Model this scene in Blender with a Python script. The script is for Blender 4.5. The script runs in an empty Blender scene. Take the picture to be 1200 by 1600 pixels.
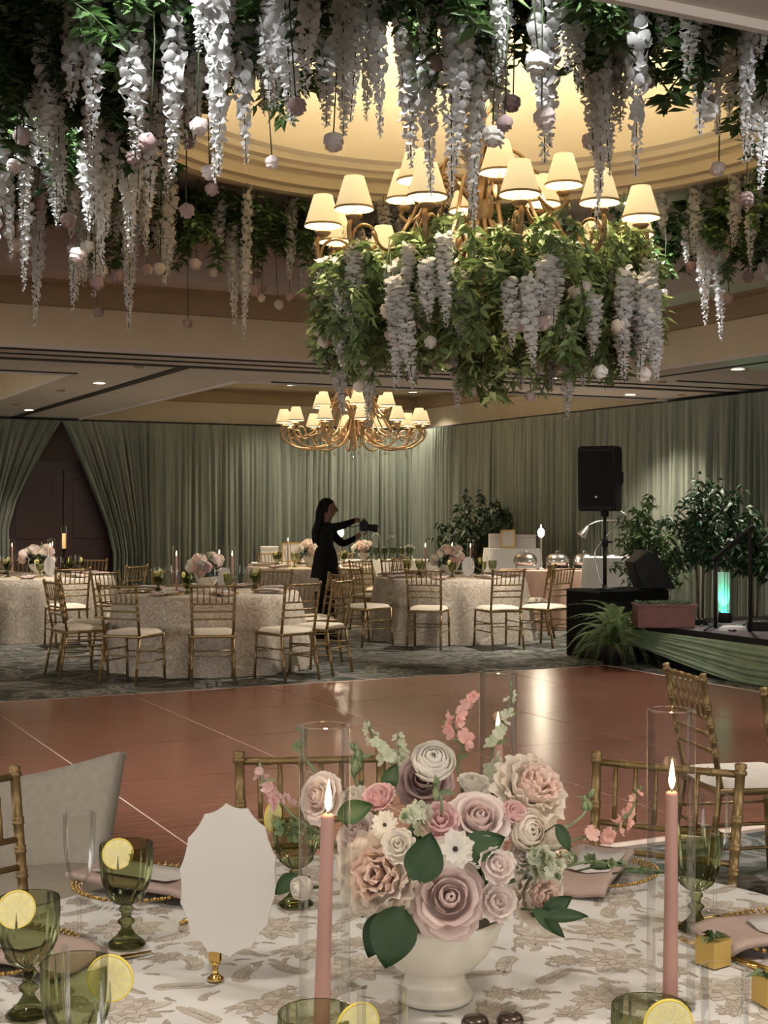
import bpy, bmesh, math, random
from mathutils import Vector, Matrix
import numpy as np

# ------------------------------------------------------------------ camera, world, lights, exposure
SC = bpy.context.scene
COL = SC.collection
F, HY, CZ = 2150.0, 795.0, 1.6            # focal length in pixels of the 1200x1600 frame, horizon row, eye height
cam_d = bpy.data.cameras.new('camera')
cam_d.sensor_fit = 'VERTICAL'; cam_d.sensor_height = 32.0; cam_d.lens = F / 1600 * 32.0
cam_d.shift_y = -5 / 1600; cam_d.clip_start = 0.05; cam_d.clip_end = 200
cam = bpy.data.objects.new('camera', cam_d); COL.objects.link(cam)
cam.location = (0, 0, CZ); cam.rotation_euler = (math.pi / 2, 0, 0)
SC.camera = cam

world = bpy.data.worlds.new('world'); SC.world = world; world.use_nodes = True
bgn = world.node_tree.nodes['Background']
bgn.inputs[0].default_value = (1.0, 0.93, 0.86, 1); bgn.inputs[1].default_value = 1.85

SC.view_settings.view_transform = 'Standard'; SC.view_settings.look = 'None'
SC.view_settings.gamma = 1.0; SC.view_settings.use_curve_mapping = False
SC.view_settings.exposure = 0.55
SC.cycles.use_adaptive_sampling = True; SC.cycles.adaptive_threshold = .045
SC.cycles.max_bounces = 5; SC.cycles.diffuse_bounces = 3; SC.cycles.glossy_bounces = 2
SC.cycles.transmission_bounces = 4; SC.cycles.transparent_max_bounces = 14
SC.cycles.caustics_reflective = False; SC.cycles.caustics_refractive = False
SC.cycles.sample_clamp_indirect = 3.0

TH = math.radians(26.3); CT, ST = math.cos(TH), math.sin(TH)      # the room is turned against the camera
def uv(u, v, z=0.0): return Vector((u * CT - v * ST, u * ST + v * CT, z))
def P(x, y, z=0.0):                      # photo pixel -> point on the horizontal plane z
    d = F * (CZ - z) / (y - HY); return Vector(((x - 600) * d / F, d, z))
def Q(x, y, d): return Vector(((x - 600) * d / F, d, CZ - (y - HY) * d / F))

def spot(name, loc, target, power, size=70, blend=0.6, radius=0.08, color=(1, .86, .68), parent=None):
    l = bpy.data.lights.new(name, 'SPOT'); l.energy = power; l.spot_size = math.radians(size); l.spot_blend = blend
    l.shadow_soft_size = radius; l.color = color
    o = bpy.data.objects.new(name, l); COL.objects.link(o); o.location = loc
    o.rotation_euler = (Vector(target) - Vector(loc)).to_track_quat('-Z', 'Y').to_euler()
    if parent: setp(o, parent)
    return o
def point(name, loc, power, radius=0.05, color=(1, .8, .55), parent=None):
    l = bpy.data.lights.new(name, 'POINT'); l.energy = power; l.shadow_soft_size = radius; l.color = color
    o = bpy.data.objects.new(name, l); COL.objects.link(o); o.location = loc
    if parent: setp(o, parent)
    return o

# ------------------------------------------------------------------ helpers
KIDS = {}
def setp(o, parent):
    o.parent = parent; KIDS.setdefault(parent.name, []).append(o)
def thing(name, label, cat, loc=(0, 0, 0), rotz=0.0, group=None, kind=None):
    o = bpy.data.objects.new(name, None); COL.objects.link(o); o.empty_display_size = .1
    o.location = loc; o.rotation_euler = (0, 0, rotz)
    return tag(o, label, cat, group, kind)
def tag(o, label=None, cat=None, group=None, kind=None):
    if label: o['label'] = label
    if cat: o['category'] = cat
    if group: o['group'] = group
    if kind: o['kind'] = kind
    return o
def copy_tree(o, loc=None, rotz=None, parent=None, label=None, group=None, scale=None):
    c = o.copy(); COL.objects.link(c)
    if parent: setp(c, parent)
    if loc is not None: c.location = loc
    if rotz is not None: c.rotation_euler = (o.rotation_euler[0], o.rotation_euler[1], rotz)
    if scale is not None: c.scale = (scale,) * 3 if not hasattr(scale, '__len__') else scale
    if label: c['label'] = label
    if group: c['group'] = group
    for ch in KIDS.get(o.name, []): copy_tree(ch, parent=c)
    return c
PROTO_FIRST = {}
def place(proto, loc, rotz=0.0, label=None, group=None, scale=None):
    """the first call moves the prototype itself, later calls copy it"""
    if proto.name not in PROTO_FIRST:
        PROTO_FIRST[proto.name] = 1
        proto.location = loc; proto.rotation_euler[2] = rotz
        if label: proto['label'] = label
        if group: proto['group'] = group
        if scale is not None: proto.scale = (scale,) * 3 if not hasattr(scale, '__len__') else scale
        return proto
    c = copy_tree(proto, loc, label=label, group=group, scale=1.0 if scale is None else scale)
    c.rotation_euler = (0, 0, rotz)
    return c

class MB:
    def __init__(s): s.v = []; s.f = []; s.m = []
    def add(s, vs, fs, mi=0):
        o = len(s.v); s.v.extend(tuple(v) for v in vs)
        for f in fs: s.f.append(tuple(i + o for i in f)); s.m.append(mi)
        return s
    def box(s, c, size, rz=0.0, mi=0, mat=None):
        hx, hy, hz = size[0] / 2, size[1] / 2, size[2] / 2
        M4 = mat if mat is not None else Matrix.Translation(c) @ Matrix.Rotation(rz, 4, 'Z')
        vs = [M4 @ Vector((x, y, z)) for z in (-hz, hz) for (x, y) in ((-hx, -hy), (hx, -hy), (hx, hy), (-hx, hy))]
        return s.add(vs, [(3, 2, 1, 0), (4, 5, 6, 7), (0, 1, 5, 4), (1, 2, 6, 5), (2, 3, 7, 6), (3, 0, 4, 7)], mi)
    def tube(s, pts, r, n=8, mi=0, caps=True, closed=False):
        pts = [Vector(p) for p in pts]; k = len(pts)
        rs = r if hasattr(r, '__len__') else [r] * k
        vs = []; up = None
        for i, p in enumerate(pts):
            a = pts[i - 1] if i else (pts[-1] if closed else p); b = pts[i + 1] if i < k - 1 else (pts[0] if closed else p)
            t = (b - a)
            if t.length < 1e-9: t = Vector((0, 0, 1))
            t.normalize()
            if up is None:
                up = Vector((1, 0, 0)) if abs(t.x) < .9 else Vector((0, 1, 0))
            x = (up - t * up.dot(t))
            if x.length < 1e-6: x = t.orthogonal()
            x.normalize(); up = x; y = t.cross(x)
            for j in range(n):
                q = 2 * math.pi * j / n; vs.append(p + (x * math.cos(q) + y * math.sin(q)) * rs[i])
        fs = []
        kk = k if closed else k - 1
        for i in range(kk):
            i2 = (i + 1) % k
            for j in range(n):
                j2 = (j + 1) % n; fs.append((i * n + j, i * n + j2, i2 * n + j2, i2 * n + j))
        if caps and not closed:
            fs.append(tuple(range(n - 1, -1, -1))); fs.append(tuple((k - 1) * n + j for j in range(n)))
        return s.add(vs, fs, mi)
    def lathe(s, prof, n=32, c=(0, 0, 0), mi=0, mod=None, close=False):
        vs = []; c = Vector(c)
        for (r, z) in prof:
            for j in range(n):
                q = 2 * math.pi * j / n; rr = r * (mod(r, z, q) if mod else 1)
                vs.append((c.x + rr * math.cos(q), c.y + rr * math.sin(q), c.z + z))
        fs = []
        for i in range(len(prof) - 1):
            for j in range(n):
                j2 = (j + 1) % n; fs.append((i * n + j, i * n + j2, (i + 1) * n + j2, (i + 1) * n + j))
        if close:
            fs.append(tuple(range(n - 1, -1, -1))); fs.append(tuple((len(prof) - 1) * n + j for j in range(n)))
        return s.add(vs, fs, mi)
    def prism(s, poly, z0, z1, mi=0, mat=None):
        k = len(poly); M4 = mat or Matrix()
        vs = [M4 @ Vector((x, y, z0)) for x, y in poly] + [M4 @ Vector((x, y, z1)) for x, y in poly]
        fs = [tuple(range(k - 1, -1, -1)), tuple(range(k, 2 * k))] + [(i, (i + 1) % k, k + (i + 1) % k, k + i) for i in range(k)]
        return s.add(vs, fs, mi)
    def grid(s, fn, nu, nv, mi=0):
        vs = [fn(i / nu, j / nv) for j in range(nv + 1) for i in range(nu + 1)]
        fs = [(j * (nu + 1) + i, j * (nu + 1) + i + 1, (j + 1) * (nu + 1) + i + 1, (j + 1) * (nu + 1) + i) for j in range(nv) for i in range(nu)]
        return s.add(vs, fs, mi)
    def mesh(s, name, mats, smooth=True):
        me = bpy.data.meshes.new(name); me.from_pydata(s.v, [], s.f)
        if not isinstance(mats, (list, tuple)): mats = [mats]
        for m in mats: me.materials.append(m)
        if len(mats) > 1: me.polygons.foreach_set('material_index', s.m)
        me.polygons.foreach_set('use_smooth', [bool(smooth)] * len(me.polygons))
        me.update(); return me
    def build(s, name, mats, parent=None, smooth=True, loc=None, rot=None, bevel=0, sharp=None):
        me = s.mesh(name, mats, smooth)
        if bevel:
            bm = bmesh.new(); bm.from_mesh(me)
            bmesh.ops.bevel(bm, geom=[e for e in bm.edges if len(e.link_faces) == 2 and e.calc_face_angle(0) > .6], offset=bevel, segments=2, affect='EDGES', profile=.6)
            for f in bm.faces: f.smooth = smooth
            bm.to_mesh(me); bm.free()
        if sharp and smooth: me.set_sharp_from_angle(angle=math.radians(sharp))
        return inst(name, me, parent, loc, rot)
def inst(name, me, parent=None, loc=None, rot=None, scale=None):
    o = bpy.data.objects.new(name, me); COL.objects.link(o)
    if loc is not None: o.location = loc
    if rot is not None: o.rotation_euler = rot
    if scale is not None: o.scale = (scale,) * 3 if not hasattr(scale, '__len__') else scale
    if parent: setp(o, parent)
    return o
def struct(o, label=None): o['kind'] = 'structure'; o['label'] = label or o.name.replace('_', ' '); return o

# ------------------------------------------------------------------ materials
def new_mat(name):
    m = bpy.data.materials.new(name); m.use_nodes = True
    nt = m.node_tree; b = nt.nodes['Principled BSDF']; return m, nt, b
def M(name, col, rough=.5, metal=0.0, spec=.5, var=0.0, vscale=8.0, bump=0.0, bscale=60.0, col2=None, sheen=0, sss=0, trans=0, emit=None, coat=0, stretch=None):
    m, nt, b = new_mat(name)
    b.inputs['Base Color'].default_value = (*col, 1); b.inputs['Roughness'].default_value = rough
    b.inputs['Metallic'].default_value = metal; b.inputs['Specular IOR Level'].default_value = spec
    if sheen: b.inputs['Sheen Weight'].default_value = sheen
    if coat: b.inputs['Coat Weight'].default_value = coat
    if sss:
        b.inputs['Subsurface Weight'].default_value = sss; b.inputs['Subsurface Radius'].default_value = (.02, .01, .006); b.inputs['Subsurface Scale'].default_value = .5
    if emit: b.inputs['Emission Color'].default_value = (*emit[0], 1); b.inputs['Emission Strength'].default_value = emit[1]
    L = nt.links.new
    if var or bump:
        tc = nt.nodes.new('ShaderNodeTexCoord'); vec = tc.outputs['Object']
        if stretch:
            mp = nt.nodes.new('ShaderNodeMapping'); mp.inputs['Scale'].default_value = stretch; L(vec, mp.inputs[0]); vec = mp.outputs[0]
    if var:
        n = nt.nodes.new('ShaderNodeTexNoise'); n.inputs['Scale'].default_value = vscale; n.inputs['Detail'].default_value = 4; L(vec, n.inputs['Vector'])
        r = nt.nodes.new('ShaderNodeValToRGB'); r.color_ramp.elements[0].position = .3; r.color_ramp.elements[1].position = .7
        c2 = col2 or tuple(min(1, c * (1 + var)) for c in col); c1 = col if col2 else tuple(c * (1 - var) for c in col)
        r.color_ramp.elements[0].color = (*c1, 1); r.color_ramp.elements[1].color = (*c2, 1)
        L(n.outputs['Fac'], r.inputs[0]); L(r.outputs[0], b.inputs['Base Color'])
    if bump:
        n2 = nt.nodes.new('ShaderNodeTexNoise'); n2.inputs['Scale'].default_value = bscale; n2.inputs['Detail'].default_value = 3; L(vec, n2.inputs['Vector'])
        bp = nt.nodes.new('ShaderNodeBump'); bp.inputs['Strength'].default_value = bump; bp.inputs['Distance'].default_value = .01
        L(n2.outputs['Fac'], bp.inputs['Height']); L(bp.outputs[0], b.inputs['Normal'])
    return m
def leafmat(name, c1, c2, rough=.45, tr=.25):
    """leaf: colour varies from object to object, a little light passes through"""
    m, nt, b = new_mat(name); L = nt.links.new
    oi = nt.nodes.new('ShaderNodeObjectInfo'); geo = nt.nodes.new('ShaderNodeTexCoord')
    n = nt.nodes.new('ShaderNodeTexNoise'); n.inputs['Scale'].default_value = 14; L(geo.outputs['Object'], n.inputs['Vector'])
    mx = nt.nodes.new('ShaderNodeMath'); mx.operation = 'ADD'; L(oi.outputs['Random'], mx.inputs[0]); L(n.outputs['Fac'], mx.inputs[1])
    ml = nt.nodes.new('ShaderNodeMath'); ml.operation = 'MULTIPLY'; ml.inputs[1].default_value = .5; L(mx.outputs[0], ml.inputs[0])
    r = nt.nodes.new('ShaderNodeValToRGB'); r.color_ramp.elements[0].color = (*c1, 1); r.color_ramp.elements[1].color = (*c2, 1)
    r.color_ramp.elements[0].position = .2; r.color_ramp.elements[1].position = .8
    L(ml.outputs[0], r.inputs[0]); L(r.outputs[0], b.inputs['Base Color']); b.inputs['Roughness'].default_value = rough
    t = nt.nodes.new('ShaderNodeBsdfTranslucent'); L(r.outputs[0], t.inputs[0])
    mix = nt.nodes.new('ShaderNodeMixShader'); mix.inputs[0].default_value = tr
    L(b.outputs[0], mix.inputs[1]); L(t.outputs[0], mix.inputs[2]); L(mix.outputs[0], nt.nodes['Material Output'].inputs[0])
    return m
def glass(name, tint=(1, 1, 1), ior=1.45, edge=1.0, refl=.5, rimw=0.0):
    """thin glass wall: tinted see-through plus mirror reflection by Fresnel"""
    m = bpy.data.materials.new(name); m.use_nodes = True; nt = m.node_tree; nt.nodes.clear(); L = nt.links.new
    out = nt.nodes.new('ShaderNodeOutputMaterial'); t = nt.nodes.new('ShaderNodeBsdfTransparent'); g = nt.nodes.new('ShaderNodeBsdfGlossy')
    g.inputs['Roughness'].default_value = .03
    lw = nt.nodes.new('ShaderNodeLayerWeight'); lw.inputs[0].default_value = .5
    cr = nt.nodes.new('ShaderNodeValToRGB')
    cr.color_ramp.elements[0].color = (*tint, 1); cr.color_ramp.elements[0].position = .6
    cr.color_ramp.elements[1].color = (*[c ** (1 + 2.2 * edge) for c in tint], 1); cr.color_ramp.elements[1].position = .98
    L(lw.outputs['Facing'], cr.inputs[0]); L(cr.outputs[0], t.inputs[0])
    fr = nt.nodes.new('ShaderNodeFresnel'); fr.inputs[0].default_value = ior
    fp = nt.nodes.new('ShaderNodeMath'); fp.operation = 'POWER'; fp.inputs[1].default_value = 1.35; L(fr.outputs[0], fp.inputs[0])
    fm = nt.nodes.new('ShaderNodeMath'); fm.operation = 'MULTIPLY'; fm.inputs[1].default_value = refl; L(fp.outputs[0], fm.inputs[0])
    mix = nt.nodes.new('ShaderNodeMixShader'); L(fm.outputs[0], mix.inputs[0]); L(t.outputs[0], mix.inputs[1]); L(g.outputs[0], mix.inputs[2])
    last = mix
    if rimw:   # white mixed in at grazing angles paints the bright edge of a clear wall
        df = nt.nodes.new('ShaderNodeBsdfDiffuse'); df.inputs[0].default_value = (.9, .9, .88, 1); tl = nt.nodes.new('ShaderNodeBsdfTranslucent'); tl.inputs[0].default_value = (.9, .9, .88, 1)
        ad = nt.nodes.new('ShaderNodeMixShader'); ad.inputs[0].default_value = .5; L(df.outputs[0], ad.inputs[1]); L(tl.outputs[0], ad.inputs[2])
        rr = nt.nodes.new('ShaderNodeMapRange'); rr.inputs[1].default_value = .80; rr.inputs[2].default_value = 1.0; rr.inputs[3].default_value = 0; rr.inputs[4].default_value = rimw; L(lw.outputs['Facing'], rr.inputs[0])
        m3 = nt.nodes.new('ShaderNodeMixShader'); L(rr.outputs[0], m3.inputs[0]); L(mix.outputs[0], m3.inputs[1]); L(ad.outputs[0], m3.inputs[2]); last = m3
    L(last.outputs[0], out.inputs[0]); return m
def emis(name, col, s):
    m = bpy.data.materials.new(name); m.use_nodes = True; nt = m.node_tree; nt.nodes.clear()
    out = nt.nodes.new('ShaderNodeOutputMaterial'); e = nt.nodes.new('ShaderNodeEmission'); e.inputs[0].default_value = (*col, 1); e.inputs[1].default_value = s
    nt.links.new(e.outputs[0], out.inputs[0]); return m
def ramp_mat(name, kind, scale, stops, rough=.8, distort=0, detail=3, stretch=None, bump=0, spec=.3, coords='Object', w=None):
    m, nt, b = new_mat(name); L = nt.links.new
    tc = nt.nodes.new('ShaderNodeTexCoord'); vec = tc.outputs[coords]
    if stretch:
        mp = nt.nodes.new('ShaderNodeMapping'); mp.inputs['Scale'].default_value = stretch; L(vec, mp.inputs[0]); vec = mp.outputs[0]
    if kind == 'voronoi':
        if distort:
            nn = nt.nodes.new('ShaderNodeTexNoise'); nn.inputs['Scale'].default_value = scale * 1.3; L(vec, nn.inputs['Vector'])
            mm = nt.nodes.new('ShaderNodeMixRGB'); mm.inputs[0].default_value = distort; L(vec, mm.inputs[1]); L(nn.outputs['Color'], mm.inputs[2]); vec = mm.outputs[0]
        n = nt.nodes.new('ShaderNodeTexVoronoi'); n.inputs['Scale'].default_value = scale; L(vec, n.inputs['Vector']); fac = n.outputs['Distance']
    else:
        n = nt.nodes.new('ShaderNodeTexNoise'); n.inputs['Scale'].default_value = scale; n.inputs['Detail'].default_value = detail; n.inputs['Distortion'].default_value = distort
        L(vec, n.inputs['Vector']); fac = n.outputs['Fac']
    r = nt.nodes.new('ShaderNodeValToRGB')
    while len(r.color_ramp.elements) < len(stops): r.color_ramp.elements.new(.5)
    for e, (p, c) in zip(r.color_ramp.elements, stops): e.position = p; e.color = (*c, 1)
    L(fac, r.inputs[0]); L(r.outputs[0], b.inputs['Base Color']); b.inputs['Roughness'].default_value = rough; b.inputs['Specular IOR Level'].default_value = spec
    if bump:
        bp = nt.nodes.new('ShaderNodeBump'); bp.inputs['Strength'].default_value = bump; bp.inputs['Distance'].default_value = .01; L(fac, bp.inputs['Height']); L(bp.outputs[0], b.inputs['Normal'])
    return m

MAT = {}
MAT['carpet'] = ramp_mat('carpet', 'noise', 2.6, [(.32, (.040, .048, .042)), (.45, (.065, .075, .062)), (.52, (.24, .22, .20)), (.58, (.062, .074, .056)), (.72, (.175, .165, .145))], rough=.95, distort=1.6, detail=6)
MAT['ceiling'] = M('ceiling_paint', (.66, .59, .54), .9, var=.04, vscale=2)
MAT['fascia'] = M('cream_paint', (.68, .575, .39), .8, var=.05, vscale=3)
MAT['crown'] = M('tan_crown_paint', (.36, .262, .15), .7, var=.08, vscale=2)
MAT['dome'] = M('dome_paint', (.82, .72, .53), .85, var=.03, vscale=1)
MAT['dark'] = M('dark_slot', (.02, .018, .015), .7, var=.2)
MAT['wallpaint'] = M('dim_wall', (.11, .075, .055), .9, var=.1, vscale=3)
MAT['maroon'] = M('maroon_wood', (.028, .008, .006), .45, var=.25, vscale=6, stretch=(12, 12, 1))
MAT['drape'] = ramp_mat('sage_drape', 'noise', 7, [(.3, (.135, .152, .115)), (.7, (.22, .232, .180))], rough=.75, stretch=(1, 1, .08))
MAT['drape2'] = ramp_mat('sage_skirt', 'noise', 7, [(.3, (.16, .22, .14)), (.7, (.22, .28, .18))], rough=.7)
MAT['gold'] = M('antique_gold_paint', (.285, .195, .085), .38, metal=.6, var=.18, vscale=30)
MAT['cushion'] = M('ivory_cushion', (.74, .66, .53), .85, var=.04, vscale=12, bump=.15, bscale=200)
MAT['damask'] = ramp_mat('damask_print', 'noise', 7.5, [(.30, (.68, .62, .53)), (.40, (.40, .335, .26)), (.47, (.64, .58, .49)), (.53, (.36, .30, .235)), (.60, (.60, .53, .45)), (.70, (.45, .38, .30))], rough=.7, distort=1.5, detail=2)
MAT['cloth'] = M('white_cloth', (.80, .785, .765), .75, var=.04, vscale=3)
MAT['print1'] = M('taupe_print', (.56, .495, .42), .8, var=.12, vscale=25)
MAT['print2'] = M('light_taupe_print', (.66, .60, .53), .8, var=.1, vscale=25)
MAT['print3'] = M('dark_taupe_print', (.36, .30, .24), .8, var=.15, vscale=25)
MAT['blush_cloth'] = M('blush_cloth', (.62, .43, .345), .8, var=.05)
MAT['napkin'] = M('blush_napkin', (.46, .345, .30), .85, var=.05, bump=.2, bscale=300)
MAT['linen'] = M('linen', (.50, .455, .385), .9, var=.08, vscale=40, bump=.3, bscale=250)
MAT['paper'] = M('white_card', (.63, .605, .585), .8, var=.02)
MAT['black'] = M('black_shell', (.008, .0075, .0075), .6, spec=.25, var=.2)
MAT['blackcloth'] = M('black_cloth', (.006, .0055, .0055), .9, spec=.15, var=.2)
MAT['grille'] = M('black_grille', (.008, .0075, .007), .7, spec=.2, bump=.5, bscale=400)
MAT['stagetop'] = M('stage_carpet', (.10, .085, .095), .9, var=.25, vscale=12)
MAT['silver'] = M('silver', (.62, .60, .58), .22, metal=1, var=.05)
MAT['brass'] = M('brass', (.60, .40, .13), .22, metal=1, var=.1, vscale=20)
MAT['goldbox'] = M('gold_foil_box', (.62, .43, .13), .38, metal=.55, var=.05)
MAT['chgold'] = M('chandelier_gold', (.36, .235, .125), .42, metal=.5, var=.25, vscale=12)
MAT['ceramic'] = M('cream_ceramic', (.66, .62, .53), .22, var=.05, vscale=30)
MAT['candle'] = M('pink_wax', (.47, .265, .225), .45, sss=.25, var=.05)
MAT['candle_ivory'] = M('amber_wax', (.75, .45, .2), .5, emit=((1, .5, .15), .35))
MAT['flame'] = emis('flame', (1, .74, .36), 9.0)
MAT['wick'] = M('wick', (.02, .01, .01), .9)
MAT['glass'] = glass('clear_glass', (.985, .985, .98), 1.45, .6, .42, .34)
MAT['greenglass'] = glass('olive_glass', (.58, .605, .42), 1.5, .8, .8)
MAT['crystal'] = glass('crystal', (.9, .88, .82), 1.9)
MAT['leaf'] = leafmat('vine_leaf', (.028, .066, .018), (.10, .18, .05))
MAT['leaflit'] = leafmat('lit_vine_leaf', (.10, .17, .055), (.30, .39, .16))  # paler copy of the vine leaf with chandelier light put into its colour
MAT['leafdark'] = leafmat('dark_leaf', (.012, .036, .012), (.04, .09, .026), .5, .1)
MAT['leafsage'] = leafmat('sage_leaf', (.13, .19, .085), (.27, .34, .18), .5, .2)
MAT['fern'] = leafmat('fern_leaf', (.14, .22, .08), (.32, .40, .20), .5, .2)
MAT['stem'] = M('stem', (.05, .075, .025), .7, var=.3)
MAT['bark'] = M('bark', (.09, .06, .04), .9, var=.3, vscale=20)
def petals(n, c1, c2): return leafmat(n, c1, c2, .7, .45)
MAT['wisteria'] = petals('white_wisteria', (.80, .79, .77), (.93, .92, .90))
MAT['rose_dusty'] = petals('dusty_rose', (.87, .70, .665), (.91, .78, .74))
MAT['rose_blush'] = petals('blush_rose', (.92, .80, .76), (.95, .87, .83))
MAT['rose_peach'] = petals('peach_rose', (.97, .76, .67), (.98, .84, .76))
MAT['rose_cream'] = petals('cream_rose', (.93, .83, .72), (.95, .89, .80))
MAT['rose_white'] = petals('white_rose', (.88, .84, .76), (.92, .89, .84))
MAT['rose_mauve'] = petals('mauve_rose', (.50, .36, .345), (.60, .46, .43))
MAT['rose_pink'] = petals('pink_rose', (.85, .55, .56), (.90, .69, .68))
MAT['coral'] = petals('coral_bloom', (.84, .46, .42), (.90, .62, .56))
MAT['stock'] = petals('pale_green_stock', (.62, .68, .50), (.80, .80, .68))
MAT['darkbutton'] = M('dark_flower_centre', (.03, .02, .015), .8)
MAT['lemon'] = M('lemon_flesh', (.82, .74, .34), .4, var=.12, vscale=60, sss=.1)
MAT['rind'] = M('lemon_rind', (.88, .70, .12), .4, var=.05)
MAT['pith'] = M('lemon_pith', (.86, .80, .52), .6)
MAT['skin'] = M('skin', (.16, .075, .045), .55)
MAT['hair'] = M('hair', (.005, .004, .004), .6, spec=.15)
MAT['mahogany'] = M('copper_planter', (.11, .033, .022), .4, var=.2, vscale=10)
MAT['bulb'] = emis('warm_bulb', (1, .87, .66), 12)
MAT['downlight'] = emis('downlight_lens', (1, .93, .82), 7)
MAT['uplight'] = emis('green_uplight', (.05, 1, .55), 6)
MAT['lilac'] = M('lilac_box', (.55, .42, .55), .7)
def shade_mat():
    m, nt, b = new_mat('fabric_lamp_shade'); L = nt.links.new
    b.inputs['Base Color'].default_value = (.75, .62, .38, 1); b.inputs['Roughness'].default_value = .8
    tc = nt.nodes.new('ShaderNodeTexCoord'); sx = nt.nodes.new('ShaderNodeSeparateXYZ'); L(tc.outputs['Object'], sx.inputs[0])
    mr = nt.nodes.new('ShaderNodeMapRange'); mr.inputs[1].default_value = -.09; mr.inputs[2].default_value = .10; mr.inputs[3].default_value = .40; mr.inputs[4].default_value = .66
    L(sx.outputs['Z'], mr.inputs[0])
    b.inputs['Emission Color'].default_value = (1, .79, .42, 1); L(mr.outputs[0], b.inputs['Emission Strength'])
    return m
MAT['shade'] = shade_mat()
MAT['shadetrim'] = M('shade_trim', (.30, .21, .10), .8)
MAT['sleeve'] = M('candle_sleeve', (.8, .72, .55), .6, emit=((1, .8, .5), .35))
def wood_floor():
    m, nt, b = new_mat('dance_floor_wood'); L = nt.links.new
    tc = nt.nodes.new('ShaderNodeTexCoord'); oi = nt.nodes.new('ShaderNodeObjectInfo')
    mp = nt.nodes.new('ShaderNodeMapping'); mp.inputs['Scale'].default_value = (1.2, 26, 1); L(tc.outputs['Object'], mp.inputs[0])
    n = nt.nodes.new('ShaderNodeTexNoise'); n.inputs['Scale'].default_value = 2.2; n.inputs['Detail'].default_value = 6; n.noise_dimensions = '4D'
    L(mp.outputs[0], n.inputs['Vector']); mw = nt.nodes.new('ShaderNodeMath'); mw.operation = 'MULTIPLY'; mw.inputs[1].default_value = 40; L(oi.outputs['Random'], mw.inputs[0]); L(mw.outputs[0], n.inputs['W'])
    r = nt.nodes.new('ShaderNodeValToRGB'); r.color_ramp.elements[0].position = .3; r.color_ramp.elements[1].position = .72
    r.color_ramp.elements[0].color = (.135, .050, .031, 1); r.color_ramp.elements[1].color = (.255, .103, .062, 1)
    L(n.outputs['Fac'], r.inputs[0]); L(r.outputs[0], b.inputs['Base Color'])
    b.inputs['Roughness'].default_value = .27; b.inputs['Specular IOR Level'].default_value = .55
    return m
MAT['dance'] = wood_floor()
MAT['seam'] = M('floor_seam_metal', (.70, .55, .44), .5, metal=.0, var=.1)
# ------------------------------------------------------------------ light of the room (recessed ceiling lamps)
WARM = (1, .90, .77)
def downlight(px=None, loc=None, power=60, label='', size=80, target=None, color=WARM, radius=.07, vis=True):
    t = thing('recessed_downlight', label, 'ceiling light', loc)
    MB().lathe([(.105, -.004), (.10, -.012), (.075, -.010), (.070, .0)], 20).build('trim_ring', MAT['fascia'], t)
    MB().lathe([(.0001, -.006), (.072, -.006)], 20).build('lens', MAT['downlight'], t)
    tg = target or (loc[0], loc[1], 0)
    o = spot('lamp_light', (0, 0, -.03), (tg[0] - loc[0], tg[1] - loc[1], tg[2] - loc[2]), power, size, .8, radius, color, t)
    return t
LZ = 3.1                                   # lower ceiling
DC = Vector((.65, 9.15, 0))                # centre of the dome
DZ = 4.2                                   # upper ceiling round the dome
CO1 = (.1, 9.1, 3.3, 12.7)                 # coffers: u0, u1, v0, v1
CO2 = (5.6, 12.05, 15.2, 22.95)
CO3 = (-5.2, 3.6, 15.2, 22.95)
U0, U1, V0, V1 = -9.0, 12.1, -3.5, 23.0    # room

def quad_uv(mb, u0, u1, v0, v1, z, flip=False):
    vs = [uv(u0, v0, z), uv(u1, v0, z), uv(u1, v1, z), uv(u0, v1, z)]
    mb.add(vs, [(3, 2, 1, 0)] if flip else [(0, 1, 2, 3)])
mb = MB(); quad_uv(mb, U0 - 3, U1 + .3, V0 - 3, V1 + .3, 0)
struct(mb.build('floor', MAT['carpet'], smooth=False), 'dark patterned ballroom carpet')
def wall(name, a, b, z0, z1, t=.15, label=None, mat=None):
    a, b = Vector(a), Vector(b); d = (b - a); n = Vector((-d.y, d.x)).normalized() * t
    mb = MB(); poly = [(a.x, a.y), (b.x, b.y), (b.x + n.x, b.y + n.y), (a.x + n.x, a.y + n.y)]
    mb.prism(poly, z0, z1); return struct(mb.build(name, mat or MAT['wallpaint'], smooth=False), label)
w = uv(U1, V1); wall('wall_back', (uv(U0 - 3, V1)).xy, w.xy, 0, 4.3, -.15 * -1, 'back wall behind the drapes')
wall('wall_right', w.xy, uv(U1, V0).xy, 0, 4.3, .15, 'side wall behind the drapes')
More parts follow.
